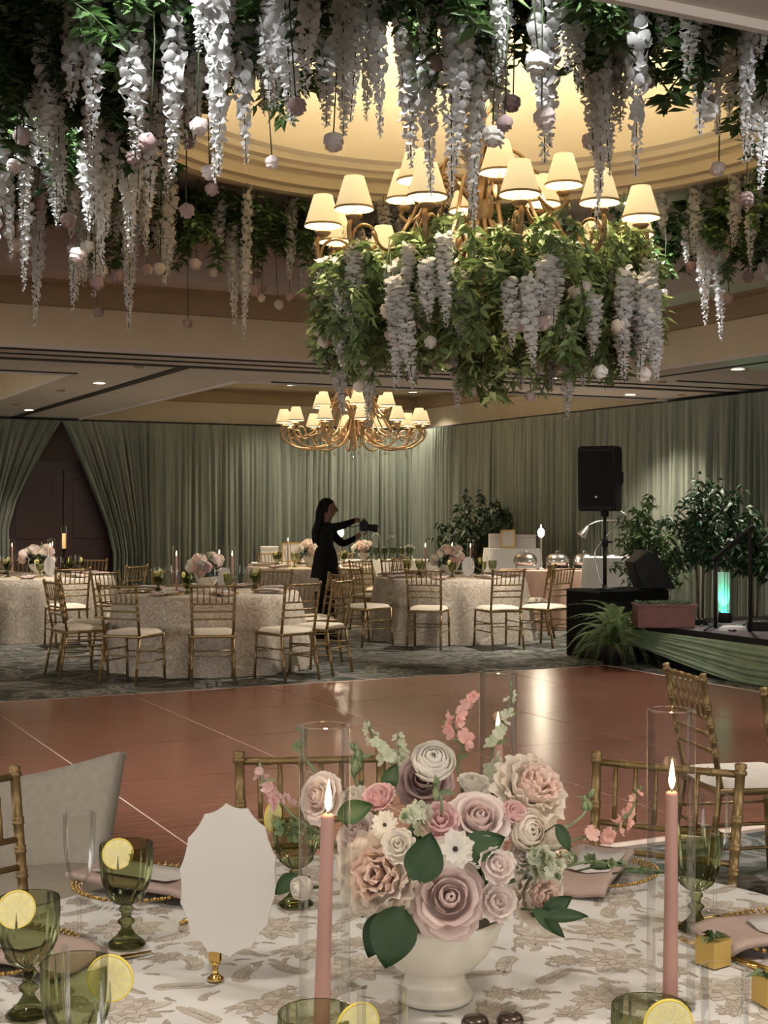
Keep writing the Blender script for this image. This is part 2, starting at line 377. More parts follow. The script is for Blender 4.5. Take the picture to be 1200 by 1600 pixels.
# lower ceiling with three openings
us = sorted({U0 - 3, U1, CO1[0], CO1[1], CO2[0], CO2[1], CO3[0], CO3[1]}); vs_ = sorted({V0 - 3, V1, CO1[2], CO1[3], CO2[2], CO2[3]})
mb = MB()
for i in range(len(us) - 1):
    for j in range(len(vs_) - 1):
        um, vm = (us[i] + us[i + 1]) / 2, (vs_[j] + vs_[j + 1]) / 2
        if any(c[0] < um < c[1] and c[2] < vm < c[3] for c in (CO1, CO2, CO3)): continue
        quad_uv(mb, us[i], us[i + 1], vs_[j], vs_[j + 1], LZ, True)
ceil = struct(mb.build('ceiling', MAT['ceiling'], smooth=False), 'grey beige lower ceiling between the coffers')
def rect_ring(mb, c, o0, z0, o1, z1):
    """strip round a coffer: offset (outwards +) o0 at z0 to o1 at z1"""
    def cor(o, z): return [uv(c[0] - o, c[2] - o, z), uv(c[1] + o, c[2] - o, z), uv(c[1] + o, c[3] + o, z), uv(c[0] - o, c[3] + o, z)]
    a, b = cor(o0, z0), cor(o1, z1)
    for i in range(4):
        j = (i + 1) % 4; mb.add([a[i], a[j], b[j], b[i]], [(0, 1, 2, 3)])
TRN = [0]
def trim(mb, mat, label, smooth=False):
    TRN[0] += 1; return struct(mb.build('trim_%d' % TRN[0], mat, smooth=smooth), label)
for k, c in enumerate((CO1, CO2, CO3)):
    nm = ('domed', 'far', 'left')[k]
    mb = MB(); rect_ring(mb, c, .03, LZ - .03, .0, LZ - .03); rect_ring(mb, c, .0, LZ - .03, 0, LZ); rect_ring(mb, c, .03, LZ - .03, .03, LZ)
    trim(mb, MAT['ceiling'], 'edge bead of the %s ceiling coffer' % nm)
    mb = MB(); rect_ring(mb, c, 0, LZ, 0, LZ + .36); trim(mb, MAT['fascia'], 'cream fascia band inside the %s coffer' % nm)
    mb = MB(); rect_ring(mb, c, 0, LZ + .36, -.05, LZ + .37); rect_ring(mb, c, -.05, LZ + .37, -.05, LZ + .55); rect_ring(mb, c, -.05, LZ + .55, -.10, LZ + .57); rect_ring(mb, c, -.10, LZ + .57, -.10, LZ + .60)
    trim(mb, MAT['crown'], 'tan crown band inside the %s coffer' % nm)
    if k:
        mb = MB(); rect_ring(mb, c, -.10, LZ + .60, -.45, LZ + .60); rect_ring(mb, c, -.45, LZ + .60, -.45, LZ + .78); rect_ring(mb, c, -.45, LZ + .78, -.8, LZ + .80)
        trim(mb, MAT['fascia'], 'stepped cove of the %s coffer' % nm)
        mb = MB(); quad_uv(mb, c[0] + .8, c[1] - .8, c[2] + .8, c[3] - .8, LZ + .80, True)
        o = mb.build('ceiling', MAT['ceiling'], smooth=False); struct(o, 'flat top of the %s coffer' % nm)
    else:
        mb = MB(); rect_ring(mb, c, -.10, LZ + .60, -.55, LZ + .60); rect_ring(mb, c, -.55, LZ + .60, -.55, DZ)
        trim(mb, MAT['ceiling'], 'stepped ledge round the domed coffer')
# upper ceiling with round opening
mb = MB(); N = 96; RD = 2.5
c = CO1; o = .55; dcu, dcv = DC.x * CT + DC.y * ST, -DC.x * ST + DC.y * CT
inn, outr = [], []
for i in range(N):
    q = 2 * math.pi * i / N; a, b = math.cos(q), math.sin(q)
    inn.append(uv(dcu + RD * a, dcv + RD * b, DZ))
    ts = [((c[1] - o) - dcu) / a if a > 1e-6 else (((c[0] + o) - dcu) / a if a < -1e-6 else 1e9), ((c[3] - o) - dcv) / b if b > 1e-6 else (((c[2] + o) - dcv) / b if b < -1e-6 else 1e9)]
    t = min(ts); outr.append(uv(dcu + t * a, dcv + t * b, DZ))
mb.add(inn + outr, [(i, (i + 1) % N, N + (i + 1) % N, N + i) for i in range(N)])
struct(mb.build('ceiling', MAT['ceiling'], smooth=False), 'upper ceiling round the dome opening')
prof = [(2.53, 4.20), (2.53, 4.165), (2.50, 4.15), (2.44, 4.15), (2.41, 4.16), (2.40, 4.20), (2.36, 4.215), (2.36, 4.30), (2.345, 4.315), (2.30, 4.325), (2.30, 4.36), (2.25, 4.375), (2.24, 4.42), (2.18, 4.44)]
o = MB().lathe(prof, 96, c=(DC.x, DC.y, 0)).build('trim_dome_rim', MAT['dome'], smooth=True, sharp=35); struct(o, 'stepped cream moulding round the dome')
prof = [(2.18, 4.44)] + [(2.18 * math.cos(a), 4.44 + .95 * math.sin(a)) for a in [math.pi / 2 * k / 14 for k in range(1, 14)]] + [(.001, 5.39)]
o = MB().lathe(prof, 96, c=(DC.x, DC.y, 0)).build('ceiling_dome', MAT['dome']); struct(o, 'shallow cream dome above the big chandelier')

def track(a, b, w, label, z=LZ - .012):
    a, b = Vector(a), Vector(b); d = (b - a).normalized(); n = Vector((-d.y, d.x, 0)) * w / 2
    mb = MB()
    vs = [a - n, b - n, b + n, a + n]; vs = [Vector((p.x, p.y, z)) for p in vs] + [Vector((p.x, p.y, LZ)) for p in vs]
    mb.add(vs, [(3, 2, 1, 0), (0, 1, 5, 4), (1, 2, 6, 5), (2, 3, 7, 6), (3, 0, 4, 7)]); trim(mb, MAT['dark'], label)
track(uv(4.55, 13.9), uv(4.55, 22.9), .13, 'dark folding wall track running to the back wall')
track(uv(-8, 13.9), uv(12.0, 13.9), .13, 'dark folding wall track crossing the ceiling')
track(uv(-8, 13.45), uv(12.0, 13.45), .05, 'thin dark seam beside the crossing track')
track(uv(-8, 13.05), uv(9.6, 13.05), .05, 'thin dark bead at the domed coffer edge')
track(uv(-5.0, 15.13), uv(3.7, 15.13), .05, 'dark slot vent at the left coffer')
track(uv(6.0, 15.13), uv(11.6, 15.13), .05, 'dark slot vent at the far coffer')
track(uv(10.2, 12.9), uv(11.9, 12.9), .05, 'short dark slot vent by the side wall')
track(uv(9.7, 4.), uv(9.7, 12.6), .03, 'fine ceiling seam beside the domed coffer')

# recessed lamps that show in the photo (pixel -> point on the lower ceiling)
for (x, y, pw, lab) in ((155, 598, 300, 'lit recessed downlight left of the dark ceiling track'), (45, 640, 260, 'small lit recessed downlight above the parted drapes'),
                        (985, 616, 330, 'lit recessed downlight above the tall loudspeaker'), (1153, 576, 220, 'lit recessed downlight beside the domed coffer edge')):
    p = P(x, y, LZ); downlight(loc=(p.x, p.y, LZ - .001), power=pw, label=lab, size=110)
for (x, y, lab) in ((455, 601, 'lit recessed lamp inside the far coffer left of the distant chandelier'), (573, 608, 'brightest recessed lamp inside the far coffer behind the distant chandelier'), (645, 612, 'lit recessed lamp inside the far coffer right of the distant chandelier')):
    p = P(x, y, LZ + .599); downlight(loc=(p.x, p.y, LZ + .595), power=150, label=lab, size=120)
# cold lamp between the hanging flowers, upper left
LAMPS = []
p = P(14, 92, DZ); LAMPS.append((p.x, p.y)); downlight(loc=(p.x, p.y, DZ - .002), power=190, label='cold white recessed lamp shining through the hanging flowers', size=75, target=(p.x + .25, p.y + .3, 2.6), color=(.82, .92, 1), radius=.05)
for (x, y, tg, pw, lab) in ((700, 576, (-1.7, 12.9, .3), 420, 'added recessed lamp hidden behind the chandelier flowers aimed at the nearest far table'), (860, 590, (.9, 15.8, .3), 330, 'added recessed lamp hidden behind the chandelier flowers aimed at the loudspeaker-side table')):  # unseen lamps, added to brighten two of the far tables
    p = P(x, y, LZ); downlight(loc=(p.x, p.y, LZ - .001), power=pw, label=lab, size=62, target=tg, radius=.1)
# unseen lamps added out of frame to light the camera's table and surroundings
for (lx, ly, pw, lab) in ((-.9, 1.3, 75, 'added recessed downlight above the near end of the flower table'), (1.0, 1.9, 75, 'added recessed downlight above the candle side of the flower table'), (-2.2, 3.4, 60, 'added recessed downlight above the linen armchair'), (2.6, 3.2, 60, 'added recessed downlight above the chairs by the stage'), (.1, -.6, 60, 'added recessed downlight behind the viewer')):
    downlight(loc=(lx, ly, LZ - .001), power=pw, label=lab, size=125, radius=.14)
# lamps added in the upper ceiling of the domed coffer to brighten the flowers
for k, (a, r, pw, lab) in enumerate(((200, 2.75, 170, 'added recessed lamp among the flowers left of the dome'), (258, 2.9, 120, 'added recessed lamp among the flowers on the near side of the dome'), (312, 2.9, 240, 'added recessed lamp among the flowers at the near corner of the dome'), (60, 2.9, 220, 'added recessed lamp among the flowers beyond the dome'))):
    q = math.radians(a); lx, ly = DC.x + r * math.cos(q), DC.y + r * math.sin(q)
    LAMPS.append((lx, ly)); downlight(loc=(lx, ly, DZ - .002), power=pw, label=lab, size=110, color=(.95, .95, 1), radius=.05)
# unseen adjustable lamps added on the near upper ceiling to brighten the hanging flowers
for (a, lab) in ((212, 'added adjustable recessed lamp turned on the flowers left of the dome'), (240, 'added adjustable recessed lamp turned on the near left flowers'), (270, 'added adjustable recessed lamp turned on the near flowers'), (300, 'added adjustable recessed lamp turned on the near right flowers')):
    q = math.radians(a); c_, s_ = math.cos(q), math.sin(q)
    downlight(loc=(DC.x + 3.75 * c_, DC.y + 3.75 * s_, DZ - .002), power=150, label=lab, size=95, target=(DC.x + 2.7 * c_, DC.y + 2.7 * s_, 3.2), color=(.96, .97, 1), radius=.1)
# flush detector discs on the lower ceiling
for (x, y, lab) in ((217, 572, 'dark ceiling sprinkler disc before the crossing track'), (95, 609, 'dark sprinkler disc left of the long track'), (24, 631, 'dark sprinkler disc nearest the parted drapes'), (1035, 596, 'dark sprinkler disc right of the chandelier flowers'), (1064, 616, 'dark sprinkler disc above the stage trees')):
    p = P(x, y, LZ); o = MB().lathe([(.001, -.02), (.045, -.02), (.06, 0)], 16).build('ceiling_sprinkler', MAT['crown'], loc=(p.x, p.y, LZ)); tag(o, lab, 'sprinkler')

# ------------------------------------------------------------------ dance floor
df = thing('dance_floor', 'glossy reddish wood panel dance floor laid on the carpet', 'dance floor', uv(0, 0), TH)
T_ = 1.22; DU1, DV0 = 8.14, 5.35; g = .006
me = MB().box((0, 0, .011), (T_ - 2 * g, T_ - 2 * g, .022)).mesh('panel', MAT['dance'], False)
for i in range(9):
    for j in range(5):
        inst('panel', me, df, (DU1 - T_ * (i + .5), DV0 + T_ * (j + .5), 0.0))
MB().box((DU1 - T_ * 4.5, DV0 + T_ * 2.5, .010), (T_ * 9, T_ * 5, .018)).build('seam_base', MAT['seam'], df, smooth=False)
for (a, b, s) in (((DU1 + .03, DV0 + T_ * 2.5), None, (.06, T_ * 5 + .12)), ((DU1 - T_ * 4.5, DV0 - .03), None, (T_ * 9, .06)), ((DU1 - T_ * 4.5, DV0 + T_ * 5 + .03), None, (T_ * 9, .06))):
    MB().box((a[0], a[1], .008), (s[0], s[1], .016)).build('edge_trim', MAT['seam'], df, smooth=False)

# ------------------------------------------------------------------ drapes
rng = random.Random(5)
def drape(name, label, a, b, nrm, z1=3.05, z0=.02, seed=0, edge=None, edge0=None, amp=.045, mat=None, group=None):
    """a,b: 2D ends; nrm: towards the room; edge(z)/edge0(z): end/start pulled along the wall (0..1 of width)"""
    r = random.Random(seed); a, b, nrm = Vector(a), Vector(b), Vector(nrm); wlen = (b - a).length
    nc = max(12, int(wlen / .0125)); zs = [z1, z1 - .04, z1 - .12, z1 - .5] + [z0 + (z1 - .5 - z0) * k / 6 for k in range(5, -1, -1)]
    ph = [r.uniform(0, 6.28) for _ in range(5)]; wl = [r.uniform(.085, .11), r.uniform(.14, .19), r.uniform(.35, .5), r.uniform(.05, .062)]
    warp = [r.uniform(0, 6.28) for _ in range(2)]
    vs = []; mb = MB()
    for z in zs:
        tz = (z1 - z) / (z1 - z0); e1 = edge(z) if edge else 1.0; e0 = edge0(z) if edge0 else 0.0
        for i in range(nc + 1):
            s = i / nc; x = s * wlen; xw = x + .05 * math.sin(x * 3.1 + warp[0]) + .03 * math.sin(x * 7 + warp[1] + tz * 1.2)
            k = amp * min(1, .35 + tz * 3)
            y = k * (.75 * math.sin(6.283 * xw / wl[0] + ph[0]) + .55 * math.sin(6.283 * xw / wl[1] + ph[1] + .5 * tz) + .4 * math.sin(6.283 * xw / wl[2] + ph[2]) + .25 * math.sin(6.283 * xw / wl[3] + ph[3]))
            ss = e0 + s * (e1 - e0)
            p = a + (b - a) * ss + nrm * (y + .09 + (.05 * (1 - min(1, abs(e1 - e0))))); vs.append((p.x, p.y, z))
    n1 = nc + 1
    fs = [(j * n1 + i, j * n1 + i + 1, (j + 1) * n1 + i + 1, (j + 1) * n1 + i) for j in range(len(zs) - 1) for i in range(nc)]
    mb.add(vs, fs); o = mb.build(name, mat or MAT['drape']); tag(o, label, 'drape', group)
    return o
nb = -(uv(0, 1)).xy; nr = -(uv(1, 0)).xy; VB = 22.7; UR = 11.85
ap = 5.27
def pull_r(z):   # the left drape's free edge, gathered towards the left below
    return 1.0 - .62 * max(0, min(1, (3.03 - z) / 1.6)) ** .85
def pull_l(z):
    return .56 * max(0, min(1, (3.03 - z) / 2.0)) ** .9
drape('drape', 'sage drape swept aside at the left of the dark doorway', uv(3.9, VB).xy, uv(ap, VB).xy, nb, seed=1, edge=pull_r)
drape('drape', 'sage drape swept aside at the right of the dark doorway', uv(ap, VB).xy, uv(ap + 1.5, VB).xy, nb, seed=2, edge0=pull_l)
drape('drape', 'sage drape at the far left edge beside the swept drape', uv(2.6, VB).xy, uv(3.9, VB).xy, nb, seed=3)
xs = [ap + 1.5 + (UR - ap - 1.5) * k / 4 for k in range(5)]
ORD = ['first', 'second', 'third', 'fourth', 'fifth', 'sixth', 'seventh', 'eighth', 'ninth', 'tenth']
for k in range(4):
    drape('drape', '%s full sage drape from the doorway along the back wall' % ORD[k] if k < 3 else 'back wall sage drape meeting the room corner', uv(xs[k] - .03, VB).xy, uv(xs[k + 1] + .03, VB).xy, nb, seed=10 + k)
ys = [22.62 - 1.42 * k for k in range(9)]
for k in range(8):
    drape('drape', '%s sage drape from the room corner along the side wall' % ORD[k], uv(UR, ys[k] + .03).xy, uv(UR, ys[k + 1] - .04).xy, nr, seed=30 + k)
MB().tube([uv(2.6, VB, 3.06), uv(UR, VB, 3.06)], .025, 8).build('drape_rail', MAT['dark'])
tag(bpy.data.objects['drape_rail'], 'dark rail carrying the back wall drapes', 'rail')
o = MB().tube([uv(UR, VB, 3.06), uv(UR, 11.2, 3.06)], .025, 8).build('drape_rail', MAT['dark']); tag(o, 'dark rail carrying the side wall drapes', 'rail')
# doorway behind the parted drapes
dr = thing('door_1', 'dark maroon panelled double door behind the parted drapes', 'door', uv(5.35, 22.93), TH, kind='structure')
MB().box((0, 0, 1.2), (2.1, .06, 2.4)).build('door_frame', MAT['maroon'], dr, smooth=False)
for s in (-1, 1):
    lf = MB().box((s * .48, -.05, 1.13), (.94, .05, 2.22)).build('door_leaf', MAT['maroon'], dr, smooth=False)
    for zc, h in ((.55, .75), (1.6, 1.0)):
        MB().box((s * .48, -.082, zc), (.62, .02, h)).build('door_panel', MAT['maroon'], lf, smooth=False, bevel=.008)
# ------------------------------------------------------------------ hanging flowers: shared meshes
def leaf_pts(mb, base, d, side, L, W, droop=0.0, fold=.25, mi=0):
    """diamond leaf folded on its midrib"""
    d = d.normalized(); side = (side - d * side.dot(d)).normalized(); n = d.cross(side)
    mid = base + d * L * .5 + n * (-fold * W) + Vector((0, 0, -droop * L * .2)); tip = base + d * L + Vector((0, 0, -droop * L))
    l = base + d * L * .42 + side * W * .5; r = base + d * L * .42 - side * W * .5
    mb.add([base, r, mid, l, tip], [(0, 1, 2), (0, 2, 3), (1, 4, 2), (2, 4, 3)], mi)
def rand_dir(r, zmin=-1, zmax=1):
    q = r.uniform(0, 6.283); z = r.uniform(zmin, zmax); k = math.sqrt(max(0, 1 - z * z)); return Vector((k * math.cos(q), k * math.sin(q), z))
def vine_mesh(seed, L=.8, n=120, spread=.07, ll=(.045, .075), wl=.34, stems=3):
    r = random.Random(seed); lv = MB(); st = MB()
    for s in range(stems):
        ph = r.uniform(0, 6.28); ls = L * r.uniform(.65, 1); pts = []
        for k in range(9):
            t = k / 8; rad = spread * (.35 + .65 * math.sin(2.6 * t + .3))
            pts.append(Vector((rad * math.cos(ph + 3.5 * t + s), rad * math.sin(ph + 3.5 * t + s), -ls * t)))
        st.tube(pts, .0028, 4)
        for k in range(n // stems):
            t = r.uniform(0.02, 1); f = t * 8; i = min(7, int(f)); p = pts[i].lerp(pts[i + 1], f - i)
            d = rand_dir(r, -.95, .35); ln = r.uniform(*ll)
            leaf_pts(lv, p, d, rand_dir(r), ln, ln * wl * r.uniform(.85, 1.3), droop=.3)
    return lv, st
def wist_mesh(seed, L=.8, rad=.055, n=110):
    r = random.Random(seed); b = MB(); st = MB()
    sway = [r.uniform(-.03, .03) for _ in range(2)]
    def ax(t): return Vector((sway[0] * t * t, sway[1] * t * t, -L * t))
    st.tube([ax(k / 6) for k in range(7)], .003, 4)
    for k in range(n):
        t = .08 + .92 * (k + r.random()) / n; rr = rad * (1.0 if t < .6 else 1 - .75 * (t - .6) / .4); q = k * 2.399 + r.uniform(-.4, .4)
        out = Vector((math.cos(q), math.sin(q), r.uniform(-.6, .15))).normalized(); base = ax(t) + out * rr * .35
        s1 = Vector((-math.sin(q), math.cos(q), r.uniform(-.5, .5))).normalized(); sz = rr * r.uniform(.75, 1.1)
        up = out.cross(s1).normalized()
        # two cupped petals
        for (oo, uu, wd) in ((.55, .55, .62), (.62, -.62, .48)):
            ctr = base + out * sz * oo + up * sz * uu * .55; o2 = (out * oo + up * uu).normalized(); nn = o2.cross(s1).normalized()
            b.add([base, base + o2 * sz * .55 + s1 * sz * wd, base + o2 * sz * 1.0 + s1 * sz * wd * .62 + nn * sz * .2, base + o2 * sz * 1.12 + nn * sz * .3, base + o2 * sz * 1.0 - s1 * sz * wd * .62 + nn * sz * .2, base + o2 * sz * .55 - s1 * sz * wd, base + o2 * sz * .6 - nn * sz * .12],
                  [(0, 1, 6), (1, 2, 6), (2, 3, 6), (3, 4, 6), (4, 5, 6), (5, 0, 6)])
    return b, st
def small_rose(seed, R=.04):
    r = random.Random(seed); b = MB()
    for ring, (n, pr) in enumerate(((3, [(.05, 0), (.35, .45), (.25, 1.05)]), (4, [(.1, 0), (.6, .35), (.52, 1.0)]), (5, [(.1, -.05), (.85, .3), (.92, .85)]), (5, [(.1, -.1), (.95, .15), (1.08, .55)]))):
        for k in range(n):
            q0 = 6.283 * (k + .5 * ring) / n + r.uniform(-.1, .1); aw = 6.283 / n * .68
            vs = []
            for (rr, z) in pr:
                for s in (-1, -.4, .4, 1):
                    w = aw * (1 if z > .2 else .55); zz = z - (.14 * s * s if z > .5 else 0); vs.append((R * rr * math.cos(q0 + s * w), R * rr * math.sin(q0 + s * w), R * zz * 1.9))
            b.add(vs, [(j * 4 + i, j * 4 + i + 1, (j + 1) * 4 + i + 1, (j + 1) * 4 + i) for j in range(2) for i in range(3)])
    return b
VINES, VINESB, WIST, SROSE = [], [], [], []
for k in range(5):
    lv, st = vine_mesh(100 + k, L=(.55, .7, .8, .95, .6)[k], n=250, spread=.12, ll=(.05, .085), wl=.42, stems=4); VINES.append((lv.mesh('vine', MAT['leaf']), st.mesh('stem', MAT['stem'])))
    lv, st = vine_mesh(150 + k, L=(.5, .6, .7, .8, .55)[k], n=190, spread=.095, ll=(.05, .085), wl=.42); VINESB.append((lv.mesh('vine', MAT['leaflit']), st.mesh('stem', MAT['stem'])))
    b, st = wist_mesh(200 + k, L=(.55, .7, .85, 1.0, .65)[k], rad=(.052, .058, .055, .05, .046)[k], n=(60, 74, 86, 100, 70)[k]); WIST.append((b.mesh('wisteria', MAT['wisteria']), st.mesh('stem', MAT['stem'])))
for k, mt in enumerate(('rose_blush', 'rose_mauve', 'rose_white', 'rose_cream')): SROSE.append(small_rose(300 + k).mesh('bloom', MAT[mt]))
def hang(kind, loc, sc, rz, label, group, rnd, bright=False):
    if kind == 'wisteria':
        me, st = rnd.choice(WIST); o = inst('wisteria_strand', me, None, loc, (rnd.uniform(-.05, .05), rnd.uniform(-.05, .05), rz), sc); tag(o, label, 'flower strand', group)
        inst('stem', st, o)
    elif kind == 'vine':
        me, st = rnd.choice(VINESB if bright else VINES); o = inst('leafy_vine', me, None, loc, (rnd.uniform(-.12, .12), rnd.uniform(-.12, .12), rz), sc); tag(o, label, 'vine', group)
        inst('stem', st, o)
    else:   # rose head hanging upside down on a bare stem
        L = sc; me = SROSE[kind]
        o = thing('hanging_rose', label, 'flower', loc, rz, group)
        b = rnd.uniform(-.03, .03)
        MB().tube([(0, 0, 0), (b, 0, -L * .5), (b * .3, b, -L)], .0035, 4).build('stem', MAT['stem'], o)
        k = rnd.uniform(.8, 1.25); inst('bloom', me, o, (b * .3, b, -L), (math.pi + rnd.uniform(-.35, .35), rnd.uniform(-.35, .35), 0), (k, k, k))
    return o
rnd = random.Random(77)
def sector(q):
    d = math.degrees(q) % 360
    if 20 <= d < 160: return 'far', 'beyond the dome'
    if 160 <= d < 225: return 'left', 'on the left side of the dome'
    return 'near', 'on the near side of the dome'
def inview(p, zlow):
    x = 600 + p.x * F / p.y; yb = HY - (zlow - CZ) * F / p.y; return -70 < x < 1270 and yb > -10
def ring_scatter(kind, n, rr, lens, dz=(0, 0), seed=0, dens=None):
    r = random.Random(seed); c = 0; tries = 0
    while c < n and tries < n * 60:
        tries += 1
        q = r.uniform(0, 6.283); rad = math.sqrt(r.uniform(rr[0] ** 2, rr[1] ** 2))
        if dens and r.random() > dens(q, rad): continue
        p = Vector((DC.x + rad * math.cos(q), DC.y + rad * math.sin(q), DZ - r.uniform(*dz)))
        u, v = p.x * CT + p.y * ST, -p.x * ST + p.y * CT
        if not (CO1[0] + .7 < u < CO1[1] - .7 and CO1[2] + .6 < v < CO1[3] - .65): continue
        if any((p.x - a) ** 2 + (p.y - b) ** 2 < .22 ** 2 for a, b in LAMPS): continue
        L = r.uniform(*lens)
        if not inview(p, p.z - L): continue
        s, ph = sector(q); c += 1
        px = 600 + p.x * F / p.y
        if s == 'near': ph = ('at the top left corner of the view' if px < 240 else 'at the top, left of the big chandelier' if px < 520 else 'at the top, right over the big chandelier' if px < 860 else 'at the top, right of the big chandelier')
        elif s == 'left': ph = 'left of the dome near the frame edge' if px < 160 else 'left of the dome beside its rim'
        else: ph = 'beyond the dome at the far left' if px < 250 else 'beyond the dome, left of the chandelier' if px < 560 else 'beyond the dome behind the chandelier' if px < 980 else 'beyond the dome, right of the chandelier'
        lw_ = 'long ' if L > (lens[0] + lens[1]) / 2 else 'short '
        if kind == 'wisteria': hang('wisteria', p, (r.uniform(.75, 1.15),) * 2 + (L / .75,), r.uniform(0, 6.28), lw_ + 'white wisteria strand hanging ' + ph, 'wisteria strands ' + ph, r)
        elif kind == 'vine': hang('vine', p, (r.uniform(1.1, 1.7),) * 2 + (L / .7,), r.uniform(0, 6.28), lw_ + 'dark leafy vine hanging ' + ph, 'leafy vines ' + ph, r)
        else: hang(r.choice((0, 0, 1, 1, 2, 3)) if s != 'near' else r.choice((0, 1, 1, 1, 2)), p, L, r.uniform(0, 6.28), 'upside-down rose on a ' + lw_ + 'stem ' + ph, 'hanging roses ' + ph, r)
def side_dens(q, rad): return .45 if sector(q)[0] == 'far' else 1.0
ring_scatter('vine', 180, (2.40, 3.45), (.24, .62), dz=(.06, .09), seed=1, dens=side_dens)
ring_scatter('wisteria', 214, (2.38, 3.4), (.55, 1.0), seed=2, dens=side_dens)
ring_scatter('rose', 85, (2.38, 3.4), (.5, 1.05), seed=3)

# ------------------------------------------------------------------ chandeliers
def spiral(c, r0, turns, a0, plane, n=22):
    pts = []
    for k in range(n + 1):
        t = k / n; a = a0 + turns * 6.283 * t; r = r0 * (1 - .8 * t); pts.append((c[0] + r * math.cos(a), c[1] + r * math.sin(a)))
    return pts
def smooth_path(pts, n=5):
    out = []; k = len(pts)
    for i in range(k - 1):
        p0, p1, p2, p3 = [Vector(pts[max(0, min(k - 1, i + j))]) for j in (-1, 0, 1, 2)]
        for s in range(n):
            t = s / n; out.append(.5 * ((2 * p1) + (p2 - p0) * t + (2 * p0 - 5 * p1 + 4 * p2 - p3) * t * t + (3 * p1 - p0 - 3 * p2 + p3) * t ** 3))
    out.append(Vector(pts[-1])); return out
def rz2(pts2): return [(x, 0, z) for x, z in pts2]
CHM = {}
arm = MB(); arm.tube(smooth_path(rz2([(.07, -.02), (.22, -.26), (.50, -.44), (.82, -.46), (1.05, -.34), (1.10, -.20), (1.06, -.13)])), .016, 8)
arm.tube(rz2(spiral((.96, -.26), .13, 1.3, -1.2, 0)), .011, 6); arm.tube(rz2(spiral((.42, -.25), .14, 1.4, 2.6, 0)), .010, 6)
arm.tube(smooth_path(rz2([(.08, .12), (.20, .24), (.36, .20), (.48, -.02), (.62, -.22), (.82, -.30), (.92, -.20)])), .012, 6)
arm.lathe([(.0, -.16), (.03, -.15), (.055, -.125), (.05, -.115), (.02, -.115)], 12, c=(1.06, 0, 0))
CHM['arm'] = arm.mesh('arm', MAT['chgold'])
a2 = MB(); a2.tube(smooth_path(rz2([(.05, .30), (.16, .44), (.30, .36), (.38, .14), (.50, .02), (.58, .06), (.56, .11)])), .013, 8)
a2.tube(rz2(spiral((.30, .22), .10, 1.3, 0.4, 0)), .009, 6); a2.lathe([(.0, .09), (.03, .10), (.05, .125), (.02, .13)], 12, c=(.56, 0, 0)); CHM['arm2'] = a2.mesh('upper_arm', MAT['chgold'])
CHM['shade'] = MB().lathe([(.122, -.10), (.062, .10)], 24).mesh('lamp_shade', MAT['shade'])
CHM['band'] = MB().lathe([(.124, -.104), (.1245, -.090), (.121, -.090), (.1205, -.104)], 24).mesh('shade_band', MAT['shadetrim'])
CHM['sleeve'] = MB().lathe([(.014, -.13), (.014, -.02), (.001, -.02)], 10).mesh('candle_sleeve', MAT['sleeve'])
CHM['bulb'] = MB().lathe([(.001, .06), (.012, .03), (.018, .0), (.010, -.03)], 10).mesh('bulb', MAT['bulb'])
CHM['drop'] = MB().lathe([(.001, .045), (.004, .04), (.004, .02), (.012, .0), (.016, -.02), (.010, -.038), (.001, -.045)], 8).mesh('crystal_drop', MAT['crystal'], False)
